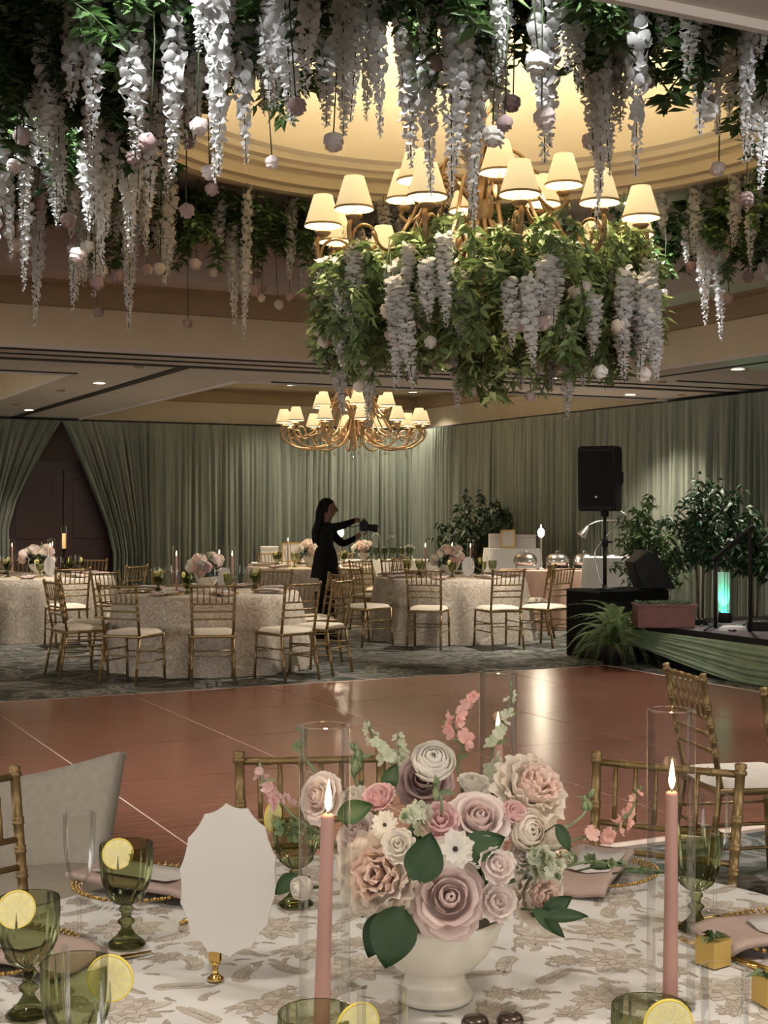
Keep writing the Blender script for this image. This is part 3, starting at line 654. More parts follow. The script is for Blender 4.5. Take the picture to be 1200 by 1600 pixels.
def chandelier(loc, label, top, power):
    ch = thing('chandelier', label, 'chandelier', loc)
    MB().lathe([(.001, -.52), (.02, -.50), (.045, -.45), (.02, -.40), (.035, -.36), (.09, -.28), (.10, -.22), (.06, -.14), (.03, -.08), (.05, -.03), (.085, .05), (.07, .13), (.03, .20), (.025, .27), (.055, .33), (.04, .40), (.018, .46), (.016, .62), (.03, .66), (.012, .70), (.001, .72)], 20).build('column', MAT['chgold'], ch)
    # hanging chain and ceiling rose
    k = 0; z = .72
    lk = MB().tube([(.018 * math.cos(a), 0, .034 * math.sin(a)) for a in [6.283 * j / 12 for j in range(12)]], .0045, 5, closed=True).mesh('chain_link', MAT['chgold'])
    while z < top - .06:
        inst('chain_link', lk, ch, (0, 0, z + .03), (0, 0, math.pi / 2 * (k % 2))); z += .054; k += 1
    MB().lathe([(.001, top - .09), (.03, top - .08), (.09, top - .03), (.11, top), (.001, top)], 24).build('ceiling_rose', MAT['chgold'], ch)
    for k in range(6):   # top curls over the column
        a = 6.283 * k / 6 + .3; MB().tube(smooth_path(rz2([(.02, .66), (.09, .74), (.15, .66), (.10, .56), (.04, .60)])), .007, 6).build('top_scroll', MAT['chgold'], ch, rot=(0, 0, a))
    def light(a, r, z, armname, am):
        inst(armname, am, ch, None, (0, 0, a)); x, y = r * math.cos(a), r * math.sin(a)
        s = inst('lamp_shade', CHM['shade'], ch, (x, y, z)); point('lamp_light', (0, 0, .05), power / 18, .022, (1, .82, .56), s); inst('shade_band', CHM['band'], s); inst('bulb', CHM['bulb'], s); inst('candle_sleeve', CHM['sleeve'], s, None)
    for k in range(12): light(6.283 * (k + .27) / 12, 1.06, 0.02, 'arm', CHM['arm'])
    for k in range(6): light(6.283 * (k + .62) / 6, .56, .27, 'upper_arm', CHM['arm2'])
    r = random.Random(4)
    for k in range(12):
        a = 6.283 * (k + .27) / 12
        for (rr, zz) in ((1.10, -.26), (1.0, -.19), (1.12, -.19), (.82, -.52), (.5, -.50), (.62, -.30)):
            da = r.uniform(-.05, .05); inst('crystal_drop', CHM['drop'], ch, (rr * math.cos(a + da), rr * math.sin(a + da), zz - .03), None, r.uniform(.8, 1.3))
    for k in range(6):
        a = 6.283 * (k + .62) / 6
        for (rr, zz) in ((.60, .06), (.52, .06), (.3, .10)): inst('crystal_drop', CHM['drop'], ch, (rr * math.cos(a), rr * math.sin(a), zz - .03))
    inst('crystal_drop', CHM['drop'], ch, (0, 0, -.57), None, 1.6)
    return ch
C1 = Vector((DC.x, DC.y, 3.53)); p2 = uv(8.8, 19.0); C2 = Vector((-.46, 20.9, 2.98))
chandelier(C1, 'large chandelier with pleated lit shades, dressed in flowers, under the dome', 5.36 - 3.53, 560)
chandelier(C2, 'smaller looking chandelier with lit shades hanging at the back of the room', 3.90 - 2.98, 700)
p3 = uv(-.8, 19.0); chandelier(Vector((p3.x, p3.y, 2.98)), 'added chandelier with lit shades in the left coffer beyond the frame', 3.90 - 2.98, 700)  # unseen chandelier, added to light the left coffer and tables
# flowers dressing the big chandelier
r = random.Random(9)
def cside(q):
    d = math.degrees(q) % 360
    return ('on the left flank of the big chandelier' if 150 <= d < 225 else 'on the front left of the big chandelier' if 225 <= d < 270 else 'on the front right of the big chandelier' if 270 <= d < 320 else 'on the right flank of the big chandelier' if d >= 320 or d < 40 else 'on the rear of the big chandelier')
for k in range(120):
    q = r.uniform(0, 6.283); rad = 1.08 * math.sqrt(r.uniform(.25, 1)); p = C1 + Vector((rad * math.cos(q), rad * math.sin(q), -.14 - r.uniform(0, .30)))
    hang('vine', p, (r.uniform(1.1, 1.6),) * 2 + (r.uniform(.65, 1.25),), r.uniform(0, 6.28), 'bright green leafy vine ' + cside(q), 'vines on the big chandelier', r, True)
for k in range(86):
    q = r.uniform(0, 6.283); rad = 1.17 * math.sqrt(r.uniform(.45, 1)); dz = r.uniform(.22, .66); p = C1 + Vector((rad * math.cos(q), rad * math.sin(q), -dz))
    hang('wisteria', p, (r.uniform(.85, 1.15),) * 2 + (r.uniform(.45, .75),), r.uniform(0, 6.28), 'white wisteria strand ' + cside(q), 'wisteria on the big chandelier', r)
for k in range(30):
    q = r.uniform(0, 6.283); rad = 1.12 * math.sqrt(r.uniform(.5, 1)); p = C1 + Vector((rad * math.cos(q), rad * math.sin(q), -.3))
    hang(r.choice((0, 0, 2, 3, 3)), p, r.uniform(.25, .82), r.uniform(0, 6.28), 'pale hanging rose ' + cside(q), 'roses on the big chandelier', r)
# ------------------------------------------------------------------ gold bamboo-style chairs
def ringed(p0, p1, r, rings, n=8, fin=False):
    """round bar with bamboo rings at the given fractions"""
    p0, p1 = Vector(p0), Vector(p1); L = (p1 - p0).length; pts = []; rs = []
    ev = [(0, r)]
    for t in rings:
        e = .007 / L; ev += [(t - 1.6 * e, r), (t - e, r * 1.28), (t - .3 * e, r * 1.1), (t + .3 * e, r * 1.1), (t + e, r * 1.28), (t + 1.6 * e, r)]
    ev.append((1, r))
    if fin:
        e = 1 / L; ev[-1] = (1 - .034 * e, r); ev += [(1 - .03 * e, r * 1.35), (1 - .022 * e, r * 1.35), (1 - .018 * e, r * 1.0), (1 - .012 * e, r * 1.25), (1 - .003 * e, r * 1.2), (1, r * .7)]
    for t, q in ev: pts.append(p0.lerp(p1, t)); rs.append(q)
    return MB().tube(pts, rs, n)
def make_chair():
    c = thing('gold_chair', 'gold chair', 'chair')
    SZ = .445; W, D = .19, .19
    for s in (-1, 1):
        # back post: splayed foot, vertical at the seat, tilting back above
        mb = MB()
        ft, st, tp = Vector((s * .195, -D - .075, 0)), Vector((s * .185, -D, SZ)), Vector((s * .200, -D - .085, .925))
        for a, b, rg, fin in ((ft, st, (.35, .72), False), (st, tp, (.30, .42, .55, .70), True)):
            x = ringed(a, b, .0135, rg, 8, fin); mb.add(x.v, x.f)
        mb.build('back_post', MAT['gold'], c)
        ringed((s * .205, D + .025, 0), (s * .20, D, SZ), .0135, (.35, .72)).build('front_leg', MAT['gold'], c)
    def back(z, s): t = (z - SZ) / (.925 - SZ); return Vector((s * (.185 + .015 * t), -D - .085 * t, z))
    for z, n in ((.895, 'top_rail'), (.735, 'back_rail'), (.665, 'back_rail'), (.595, 'back_rail')):
        ringed(back(z, -1), back(z, 1), .010 if z > .8 else .0085, (.2, .4, .6, .8)).build(n, MAT['gold'], c)
    for k in range(6):
        s = -.72 + 1.44 * k / 5; ringed(back(.735, s), back(.895, s), .0065, (.35, .65), 6).build('spindle', MAT['gold'], c)
    MB().box((0, 0, SZ - .012), (.42, .42, .028)).build('seat_frame', MAT['gold'], c, bevel=.008)
    for s in (-1, 1):
        for z in (.20, .30): ringed((s * .20, -D - .06 * (1 - z / SZ), z), (s * .203, D + .02, z), .007, (.33, .66), 6).build('side_stretcher', MAT['gold'], c)
    ringed((-.19, -D - .03, .26), (.19, -D - .03, .26), .007, (.33, .66), 6).build('rear_stretcher', MAT['gold'], c)
    ringed((-.20, D + .02, .26), (.20, D + .02, .26), .007, (.33, .66), 6).build('front_stretcher', MAT['gold'], c)
    def cu(a, b):
        x, y = a * 2 - 1, b * 2 - 1; e = max(abs(x), abs(y)); sq = 1 - .10 * (x * x * y * y)
        return (x * .215 * sq, y * .215 * sq, SZ + .004 + .042 * (1 - e ** 4) ** .5)
    mb = MB().grid(cu, 12, 12); mb.build('cushion', MAT['cushion'], c)
    return c
CHAIR = make_chair()
def chair(back, face, label, group=None):
    """back: world point between the back posts; face: direction the sitter looks"""
    f = Vector((face[0], face[1], 0)).normalized(); b = Vector((back[0], back[1], 0)); o = b + f * .21
    c = place(CHAIR, o, math.atan2(f.y, f.x) - math.pi / 2, label)
    if group: c['group'] = group
    return c
T0 = Vector((.08, 2.44, 0)); T1 = Vector((-1.80, 14.0, 0)); T2 = Vector((-4.35, 17.3, 0)); T3 = Vector((.82, 17.1, 0)); T4 = Vector((-1.08, 20.2, 0))
def ch_at(T, ang, rad, label, group=None):
    q = math.radians(ang); d = Vector((math.cos(q), math.sin(q), 0)); chair(T + d * rad, -d, label, group)
GA = 'gold chairs at the flower table'
chair((.741, 3.69), (-.467, -.884), 'gold bamboo-style chair across the flower table behind the right-hand candle', GA)
chair((-.20, 3.80), (.1, -1), 'gold bamboo-style chair across the flower table behind the white card', GA)
chair((-1.06, 3.44), (.75, -.66), 'gold bamboo-style chair cut by the frame before the linen armchair', GA)
chair((1.335, 5.85), (1, .18), 'gold chair seen edge-on beyond the right-hand candle glass', 'gold chairs beside the dance floor')
chair((1.62, 5.10), (.72, .70), 'gold chair at the frame edge with its back post rising beside the dance floor', 'gold chairs beside the dance floor')
G1_ = 'gold chairs round the table nearest the dance floor'
for a, rr, l in ((-112.5, 1.57, 'gold chair with its back to us at the left of the nearest far table'), (-80.6, 1.47, 'gold chair seen squarely from behind at the nearest far table'), (-50, 1.57, 'gold chair turned left at the nearest far table, its seat before the cloth'),
                 (-27, 1.52, 'gold chair seen side-on at the right end of the nearest far table'), (24, 1.35, 'gold chair standing before the photographer, narrow back turned'), (-146, 1.58, 'gold chair seen side-on at the left end of the nearest far table'),
                 (-172, 1.42, 'gold chair half hidden behind the side-on chair at the left'), (68, 1.5, 'gold chair across the nearest far table beside the green goblets'), (113, 1.5, 'gold chair across the nearest far table behind its candles'), (142, 1.5, 'gold chair rail showing behind the leftmost nearest chair')):
    ch_at(T1, a, rr, l, G1_)
G2_ = 'gold chairs round the table by the doorway'
for a, rr, l in ((-62, 1.57, 'gold chair with ivory seat before the cloth of the doorway table'), (-113, 1.45, 'gold chair cut by the left frame at the doorway table'), (-28, 1.5, 'gold chair between the doorway table and the nearest far table'), (75, 1.45, 'gold chair across the doorway table below the dark door'), (115, 1.45, 'gold chair across the doorway table below the left drape')):
    ch_at(T2, a, rr, l, G2_)
G3_ = 'gold chairs round the table beside the loudspeaker'
for a, rr, l in ((-103.5, 1.54, 'gold chair seen from behind at the middle of the loudspeaker-side table'), (-68.5, 1.56, 'gold chair seen from behind at the right of the loudspeaker-side table'), (-137, 1.6, 'gold chair turned right with broad ivory seat beside the photographer'), (-44, 1.68, 'gold chair seen side-on just left of the black box'),
                 (3, 1.22, 'gold chair seen side-on before the blush buffet cloth'), (114, 1.6, 'gold chair across the loudspeaker-side table below the glass jars'), (133, 1.6, 'gold chair across the loudspeaker-side table nearest the photographer')):
    ch_at(T3, a, rr, l, G3_)
G4_ = 'gold chairs round the table behind the photographer'
for a, rr, l in ((118, 1.45, 'gold chair across the table behind the photographer, left'), (75, 1.45, 'gold chair across the table behind the photographer, right'), (-30, 1.45, 'gold chair at the table behind the photographer, right of the dark coat')): ch_at(T4, a, rr, l, G4_)

# ------------------------------------------------------------------ linen armchair
ac = thing('linen_armchair', 'pale linen upholstered armchair back with a flared corner', 'armchair', (-1.13, 4.25, 0), math.radians(206))
def acb(a, b):
    # wing back, wrapping forward at both ends, top rising to the corners
    x = (a * 2 - 1); q = x * .95; top = .675 + .085 * abs(x) ** 1.6; z = .25 + (top - .25) * b; R = .36 + .11 * b + .05 * b * abs(x) ** 2
    return (R * math.sin(q), -.10 - R * .8 * math.cos(q) - .06 * b + .1, z)
mb = MB(); mb.grid(acb, 24, 10); 
m2 = mb.mesh('back', MAT['linen']); o = inst('back', m2, ac); sm = o.modifiers.new('thick', 'SOLIDIFY'); sm.thickness = .06
mb = MB(); mb.tube([acb(k / 24, 1.0) for k in range(25)], .010, 6); mb.build('piping', MAT['linen'], ac)
MB().box((0, .02, .33), (.62, .58, .20)).build('seat', MAT['linen'], ac, bevel=.04)
for sx in (-1, 1):
    for sy in (-1, 1): MB().tube([(sx * .26, .02 + sy * .22, .24), (sx * .27, .02 + sy * .23, 0)], [.022, .014], 8).build('leg', MAT['mahogany'], ac)

# ------------------------------------------------------------------ draped round tables
def table_cloth(T, R, label, seed, mat, folds=14, nfold=120):
    t = thing('banquet_table', label, 'table', T)
    r = random.Random(seed); H = .76; ph = [r.uniform(0, 6.28) for _ in range(4)]
    prof = [(0.001, 0), (.3, 0), (.6, 0), (.85, 0), (.96, 0), (.99, -.003), (1.0, -.012)] ; vs = []; mb = MB()
    rows = [('top', a, b) for a, b in prof] + [('sk', k / 8, None) for k in range(1, 9)]
    for kind, a, b in rows:
        for j in range(nfold):
            q = 6.283 * j / nfold
            if kind == 'top': rr, z = R * a, H + b
            else:
                w = .55 * math.sin(folds * q + ph[0] + .6 * math.sin(3 * q + ph[1])) + .45 * math.sin((folds + 5) * q + ph[2] + .8 * math.sin(2 * q + ph[3]))
                rr = R + .012 + a * .10 + (a ** .8) * .055 * w; z = H - .012 - (H - .016) * a
            vs.append((rr * math.cos(q), rr * math.sin(q), z))
    n = nfold; fs = [(i * n + j, i * n + (j + 1) % n, (i + 1) * n + (j + 1) % n, (i + 1) * n + j) for i in range(len(rows) - 1) for j in range(n)]
    mb.add(vs, fs); cl = mb.build('tablecloth', mat, t); return t, cl
TP = {0: 'table nearest the dance floor', 1: 'table by the doorway', 2: 'table beside the loudspeaker', 3: 'table behind the photographer'}
table_cloth(T1, .93, 'round table in floor-length damask cloth nearest the dance floor', 1, MAT['damask'])
table_cloth(T2, .93, 'round table in damask cloth by the dark doorway', 2, MAT['damask'])
table_cloth(T3, .93, 'round table in damask cloth beside the loudspeaker', 3, MAT['damask'])
table_cloth(T4, .93, 'round table in damask cloth behind the photographer', 4, MAT['damask'])

# tableware prototypes ------------------------------------------------
def goblet_proto():
    g = thing('green_goblet', 'g', 'goblet')
    def mod(r_, z, q):
        if z > .105: return 1 + .055 * abs(math.cos(9 * q)) * min(1, (z - .105) / .02) * (1 if z < .188 else .3)
        if z > .080: return 1 + .10 * math.cos(11 * q + (z - .08) * 120)
        if z < .02 and r_ > .02: return 1 + .02 * math.cos(10 * q)
        return 1
    foot = [(.001, .004), (.036, .003), (.0375, .006), (.030, .011), (.018, .022), (.0105, .034), (.0100, .040), (.0165, .046), (.0165, .050), (.0095, .055), (.0095, .064), (.014, .069), (.014, .073), (.011, .077)]
    MB().lathe(foot, 30, mod=mod).build('foot', MAT['greenglass'], g)
    bowl = [(.006, .078), (.020, .084), (.031, .094), (.0355, .101), (.039, .108), (.042, .116), (.044, .125), (.0475, .150), (.049, .175), (.0498, .193), (.0500, .195), (.0490, .1965), (.0478, .1955)]
    MB().lathe(bowl, 108, mod=mod).build('bowl', MAT['greenglass'], g)
    return g
def flute_proto():
    g = thing('champagne_flute', 'f', 'glass')
    MB().lathe([(.001, .003), (.034, .002), (.035, .0035), (.012, .008), (.0042, .016), (.0036, .05), (.0040, .095), (.006, .108)], 24).build('stem', MAT['glass'], g)
    MB().lathe([(.002, .106), (.010, .110), (.020, .125), (.0265, .150), (.030, .185), (.0315, .22), (.0318, .244), (.0318, .2462), (.0303, .2466), (.0298, .2455)], 28).build('bowl', MAT['glass'], g)
    return g
def lemon_proto():
    """slice standing upright: disc in the XZ plane with a cut, centre at origin"""
    g = thing('lemon_slice', 'l', 'lemon slice'); R = .031; n = 36
    def ringq(r0, r1, y0, mi, mb): pass
    mb = MB(); vs = []; gap = .08; A = [gap + (6.283 - 2 * gap) * k / n for k in range(n + 1)]
    for a in A:
        a2 = a - math.pi / 2
        for (rr, y) in ((R * .92, -.0022), (R, -.0015), (R, .0015), (R * .92, .0022)): vs.append((rr * math.cos(a2), y, rr * math.sin(a2)))
    mb.add(vs, [(k * 4 + j, (k + 1) * 4 + j, (k + 1) * 4 + (j + 1) % 4, k * 4 + (j + 1) % 4) for k in range(n) for j in range(4)]); mb.build('rind', MAT['rind'], g)
    mb = MB(); vs = []
    for a in A:
        a2 = a - math.pi / 2
        vs += [(R * .93 * math.cos(a2), -.0017, R * .93 * math.sin(a2)), (R * .93 * math.cos(a2), .0017, R * .93 * math.sin(a2))]
    c0 = len(vs); vs += [(0, -.0017, 0), (0, .0017, 0)]
    mb.add(vs, [(2 * k, 2 * k + 2, c0) for k in range(n)] + [(2 * k + 3, 2 * k + 1, c0 + 1) for k in range(n)]); mb.build('pith', MAT['pith'], g, smooth=False)
    sg = MB(); w = (6.283 - 2 * gap) / 9 / 2 * .88; pts = [(R * .10, 0)] + [(R * .84 * math.cos(w * s), R * .84 * math.sin(w * s)) for s in (-1, -.5, 0, .5, 1)]
    sg.add([(x, -.0024, z) for x, z in pts] + [(x, .0024, z) for x, z in pts], [(0, 5, 4, 3, 2, 1), (6, 7, 8, 9, 10, 11)] + [(i, (i + 1) % 6, 6 + (i + 1) % 6, 6 + i) for i in range(6)]); me = sg.mesh('segment', MAT['lemon'], False)
    for k in range(9):
        a = gap + (6.283 - 2 * gap) * (k + .5) / 9 - math.pi / 2; inst('segment', me, g, None, (0, -a, 0))
    return g
GOB, FLU, LEM = goblet_proto(), flute_proto(), lemon_proto()
def cyl_proto(h=.5, R=.040):
    g = thing('glass_cylinder', 'g', 'candle glass')
    MB().lathe([(R, .0), (R, h - .004), (R - .0005, h), (R - .003, h + .001), (R - .004, h - .003)], 40).build('wall', MAT['glass'], g)
    MB().lathe([(.001, .0), (R, 0), (R, .006), (.001, .006)], 40).build('bottom', MAT['glass'], g); return g
def candle_proto(h=.355):
    g = thing('taper_candle', 'c', 'candle')
    MB().lathe([(.001, .0), (.013, 0), (.0128, .06), (.0115, h * .5), (.0103, h - .006), (.0095, h - .002), (.007, h), (.001, h - .001)], 16).build('wax', MAT['candle'], g)
    MB().tube([(0, 0, h - .002), (.0005, 0, h + .009)], .0009, 5).build('wick', MAT['wick'], g)
    MB().lathe([(.001, h + .004), (.0045, h + .011), (.0058, h + .019), (.0046, h + .030), (.0025, h + .042), (.0006, h + .054)], 12).build('flame', MAT['flame'], g)
    point('lamp_light', (0, 0, h + .03), .30, .012, (1, .66, .32), g); return g
CYL, CAN = cyl_proto(), candle_proto()
def plate_proto():
    g = thing('charger_plate', 'p', 'plate')
    MB().lathe([(.001, .004), (.105, .004), (.115, .006), (.150, .016), (.152, .018), (.150, .020), (.115, .010), (.001, .008)], 40).build('plate', MAT['glass'], g)
    mb = MB()
    for k in range(60):
        q = 6.283 * k / 60
        for rr in (.136, .144, .151): mb.lathe([(.0005, .0042), (.0034, .0022), (.0034, -.002), (.0005, -.004)], 5, c=(rr * math.cos(q + rr * 30), rr * math.sin(q + rr * 30), .017 + (rr - .14) * .35))
    o = mb.build('gold_beads', MAT['brass'], g); o['kind'] = 'stuff'
    return g
PLA = plate_proto()
def napkin_proto():
    """folded napkin lying on a plate, front end hanging over the rim"""
    g = thing('folded_napkin', 'n', 'napkin')
    def f(a, b):
        x = (a - .5) * .15; y = -.19 + .35 * b; dn = max(0, -.140 - y); z = .034 - 5.0 * dn * dn - .05 * dn + .004 * math.cos(a * 6.283) * (1 if y < 0 else .5); return (x * (1 - .10 * b), y, z)
    mb = MB().grid(f, 10, 18); o = mb.build('cloth', MAT['napkin'], g); s = o.modifiers.new('thick', 'SOLIDIFY'); s.thickness = .014; s.offset = -1
    mb = MB().grid(lambda a, b: ((a - .5) * .10 + .012, -.09 + .20 * b, .0365 + .004 * math.cos(a * 6.283)), 4, 4); o = mb.build('menu_card', MAT['paper'], g); s = o.modifiers.new('thick', 'SOLIDIFY'); s.thickness = .0012; s.offset = 1
    return g
NAP = napkin_proto()
def card_proto():
    g = thing('table_card', 'c', 'table card')
    # scalloped oval: concave bites between points
    pts = []; w, h = .086, .125; n = 14
    for k in range(n):
        for s in range(8):
            t = s / 8; a = 6.283 * (k + t) / n; dent = 1 - .055 * math.sin(math.pi * t) ** .8; 
            pts.append((w * math.cos(a) * dent, h * math.sin(a) * dent + .155))
    mb = MB(); k = len(pts)
    mb.add([(x, -.0015, z) for x, z in pts] + [(x, .0015, z) for x, z in pts], [tuple(range(k)), tuple(range(2 * k - 1, k - 1, -1))] + [(i, k + i, k + (i + 1) % k, (i + 1) % k) for i in range(k)])
    mb.build('card', MAT['paper'], g, smooth=False)
    h = thing('card_holder', 'h', 'card holder')
    return g
CARD = card_proto()

# bunches of far flowers
r = random.Random(31)
BL = [small_rose(400 + k, .055).mesh('bloom', MAT[m]) for k, m in enumerate(('rose_peach', 'rose_blush', 'rose_white', 'rose_dusty', 'rose_cream'))]
def leaf_ball(seed, n, R, mat, ll=(.05, .09), zsq=.7):
    r = random.Random(seed); mb = MB()
    for k in range(n):
        d = rand_dir(r, -.3, 1); p = d * R * r.uniform(.3, .95); p.z *= zsq; leaf_pts(mb, p, (d + rand_dir(r) * .7), rand_dir(r), r.uniform(*ll), r.uniform(.022, .036), .2)
    return mb
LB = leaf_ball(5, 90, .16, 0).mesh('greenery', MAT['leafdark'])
BOWLP = [(.001, .0), (.060, 0), (.066, .004), (.066, .012), (.060, .020), (.055, .030), (.052, .044), (.055, .050), (.070, .058), (.092, .080), (.108, .105), (.117, .130), (.122, .145), (.119, .147), (.112, .130), (.100, .10), (.07, .07), (.001, .065)]
def centre_proto():
    g = thing('flower_centrepiece', 'c', 'flowers')
    MB().lathe(BOWLP, 28).build('bowl', MAT['ceramic'], g)
    inst('greenery', LB, g, (0, 0, .17))['kind'] = 'stuff'
    r = random.Random(8)
    for k in range(20):
        d = rand_dir(r, -.15, .95); p = Vector((d.x * .15, d.y * .15, .20 + d.z * .10)); o = inst('bloom', r.choice(BL), g, p, None, r.uniform(.75, 1.2)); o.rotation_euler = d.to_track_quat('Z', 'Y').to_euler()
    for k in range(6):
        d = rand_dir(r, .5, 1); mb = MB(); tip = Vector((d.x * .22, d.y * .22, .22 + d.z * .2)); mb.tube([(0, 0, .16), tip], .003, 4)
        for j in range(14): p = Vector((0, 0, .16)).lerp(tip, .5 + .5 * j / 14); leaf_pts(mb, p, rand_dir(r, -.2, 1), rand_dir(r), .03, .016)
        mb.build('sprig', MAT['leafsage'], g)
    return g
CEN = centre_proto()
def far_setting(T, k, seed, nset=8, a0=0.0, cards=1, cen=True):
    r = random.Random(seed); ph = TP[k]; z = .762
    if cen: place(CEN, (T.x, T.y, z), r.uniform(0, 6), 'pink and cream rose centrepiece in white bowl on the ' + ph, 'far rose centrepieces', scale=1.0)
    for j, a in enumerate((200, 320, 80)):
        q = math.radians(a + r.uniform(-12, 12)); p = (T.x + .33 * math.cos(q), T.y + .30 * math.sin(q), z)
        place(CYL, p, 0, 'tall candle glass on the ' + ph, 'candle glasses on the ' + ph, scale=(1, 1, .92)); place(CAN, (p[0], p[1], z + .007), 0, 'lit pink taper candle inside a glass on the ' + ph, 'taper candles on the ' + ph)
    q = math.radians(-52); c = place(CARD, (T.x + .34 * math.cos(q), T.y + .34 * math.sin(q), z - .024), math.radians(-25), 'white scalloped card standing on the ' + ph, 'scalloped cards on the far tables')
    for j in range(nset):
        q = a0 + 6.283 * j / nset; cx, cy = math.cos(q), math.sin(q); tx, ty = -cy, cx
        place(PLA, (T.x + .72 * cx, T.y + .72 * cy, z), 0, 'beaded glass plate on the ' + ph, 'beaded plates on the ' + ph)
        place(NAP, (T.x + .72 * cx, T.y + .72 * cy, z), q + math.pi / 2, 'folded blush napkin with menu on the ' + ph, 'folded napkins on the ' + ph)
        place(GOB, (T.x + .52 * cx + .10 * tx, T.y + .52 * cy + .10 * ty, z), r.uniform(0, 6), 'green goblet on the ' + ph, 'green goblets on the ' + ph)
        place(LEM, (T.x + .52 * cx + .06 * tx, T.y + .52 * cy + .10 * ty, z + .192), r.uniform(0, 6), 'lemon slice on a goblet rim on the ' + ph, 'lemon slices on the ' + ph)
        place(FLU, (T.x + .50 * cx - .06 * tx, T.y + .50 * cy - .06 * ty, z), 0, 'champagne flute on the ' + ph, 'champagne flutes on the ' + ph)
# ------------------------------------------------------------------ foreground flower table
t0, cloth0 = table_cloth(T0, .95, 'white table with taupe floral print in the foreground', 7, MAT['cloth'], 16, 160)
TZ = .762
# flat print of the cloth: flowers, leaves and scrolls
pr = MB()
def blob(poly, z, mi):
    k = len(poly); pr.add([(x, y, z) for x, y in poly], [tuple(range(k))], mi)
def petal2(cx, cy, a, L, W, z, mi, tipp=1.0, vein=True, bend=0.0):
    ca, sa = math.cos(a), math.sin(a)
    def pts(k, kw):
        out = []
        for t, w in ((0, .12), (.18, .55), (.4, .95), (.6, 1), (.8, .74), (.93, .34), (1.0, .0 if tipp else .3)): out.append((t * L * k + (1 - k) * L * .5, w * W * .5 * kw))
        full = out + [(x, -y) for x, y in reversed(out[:-1])]
        res = []
        for x, y in full:
            y += bend * x * x / L; res.append((cx + x * ca - y * sa, cy + x * sa + y * ca))
        return res
    e = max(.5, 1 - .0034 / max(L, .01)); ew = max(.4, 1 - .0034 / max(W, .006))
    blob(pts(1.0, 1.0), z, 2); blob(pts(e, ew), z + .00010, mi)
    if vein and L > .028: blob(pts(.72, .07), z + .00016, 2)
rp = random.Random(12)
def flower(cx, cy, R):
    z = .7602; n = rp.choice((11, 13)); a0 = rp.uniform(0, 6); sq = rp.uniform(.7, 1)
    for k in range(n): petal2(cx, cy, a0 + 6.283 * k / n + rp.uniform(-.12, .12), R * rp.uniform(.8, 1.12), R * .40, z + .00002 * k, k % 2, bend=rp.uniform(-.2, .2))
    for k in range(n - 3): petal2(cx, cy, a0 + .3 + 6.283 * k / (n - 3), R * rp.uniform(.58, .72), R * .34, z + .0005 + .00002 * k, 1, vein=False, bend=rp.uniform(-.2, .2))
    for k in range(7): petal2(cx, cy, a0 + 6.283 * k / 7, R * .40, R * .24, z + .0010 + .00002 * k, k % 2, vein=False)
def fan(cx, cy, R):
    z = .7602; a0 = rp.uniform(0, 6.28)
    for lay, (L, n, w) in enumerate(((1.1, 9, .34), (.8, 7, .34), (.5, 5, .32))):
        for k in range(n):
            s_ = (k / (n - 1) - .5); petal2(cx, cy, a0 + s_ * 2.9, R * L * (1 - .25 * abs(s_)), R * w, z + .0005 * lay + .00002 * (n - abs(k - n // 2)), (k + lay) % 2, vein=lay == 0, bend=.7 * s_)
    for s_ in (-1, 1): petal2(cx, cy, a0 + math.pi + s_ * .9, R * .9, R * .32, z, 0, bend=.8 * s_)
def sprig(cx, cy, a, R):
    z = .7602; cv = rp.uniform(-.9, .9)
    for k in range(5):
        t = k / 5; px, py = cx + R * t * math.cos(a + cv * t), cy + R * t * math.sin(a + cv * t)
        for s_ in (-1, 1): petal2(px, py, a + cv * t + s_ * .8, R * .46 * (1 - .3 * t), R * .20, z + .00003 * k, rp.choice((0, 1)), bend=-s_ * .5)
    petal2(cx, cy, a + cv * .5, R, R * .02, z + .0003, 2, vein=False, bend=cv * .5)
    petal2(cx + R * math.cos(a + cv), cy + R * math.sin(a + cv), a + cv, R * .4, R * .2, z, 0)
taken = []
def free(x, y, r): return x * x + y * y < (.93 - r) ** 2 and all((x - a) ** 2 + (y - b) ** 2 > (r + c) ** 2 for a, b, c in taken)
for R, n, kind in ((.078, 34, 'f'), (.075, 34, 'n'), (.055, 90, 's'), (.034, 120, 'f'), (.028, 300, 's'), (.016, 300, 's')):
    for k in range(n * 12):
        if n <= 0: break
        x, y = rp.uniform(-.93, .93), rp.uniform(-.93, .93)
        if not free(x, y, R * .82): continue
        taken.append((x, y, R * .82)); n -= 1
        if kind == 'f': flower(x, y, R)
        elif kind == 'n': fan(x, y, R)
        else: a = rp.uniform(0, 6.28); sprig(x - R * .6 * math.cos(a), y - R * .6 * math.sin(a), a, R * 1.4)
fp = pr.build('floral_print', [MAT['print1'], MAT['print2'], MAT['print3']], t0, smooth=False); fp['kind'] = 'stuff'

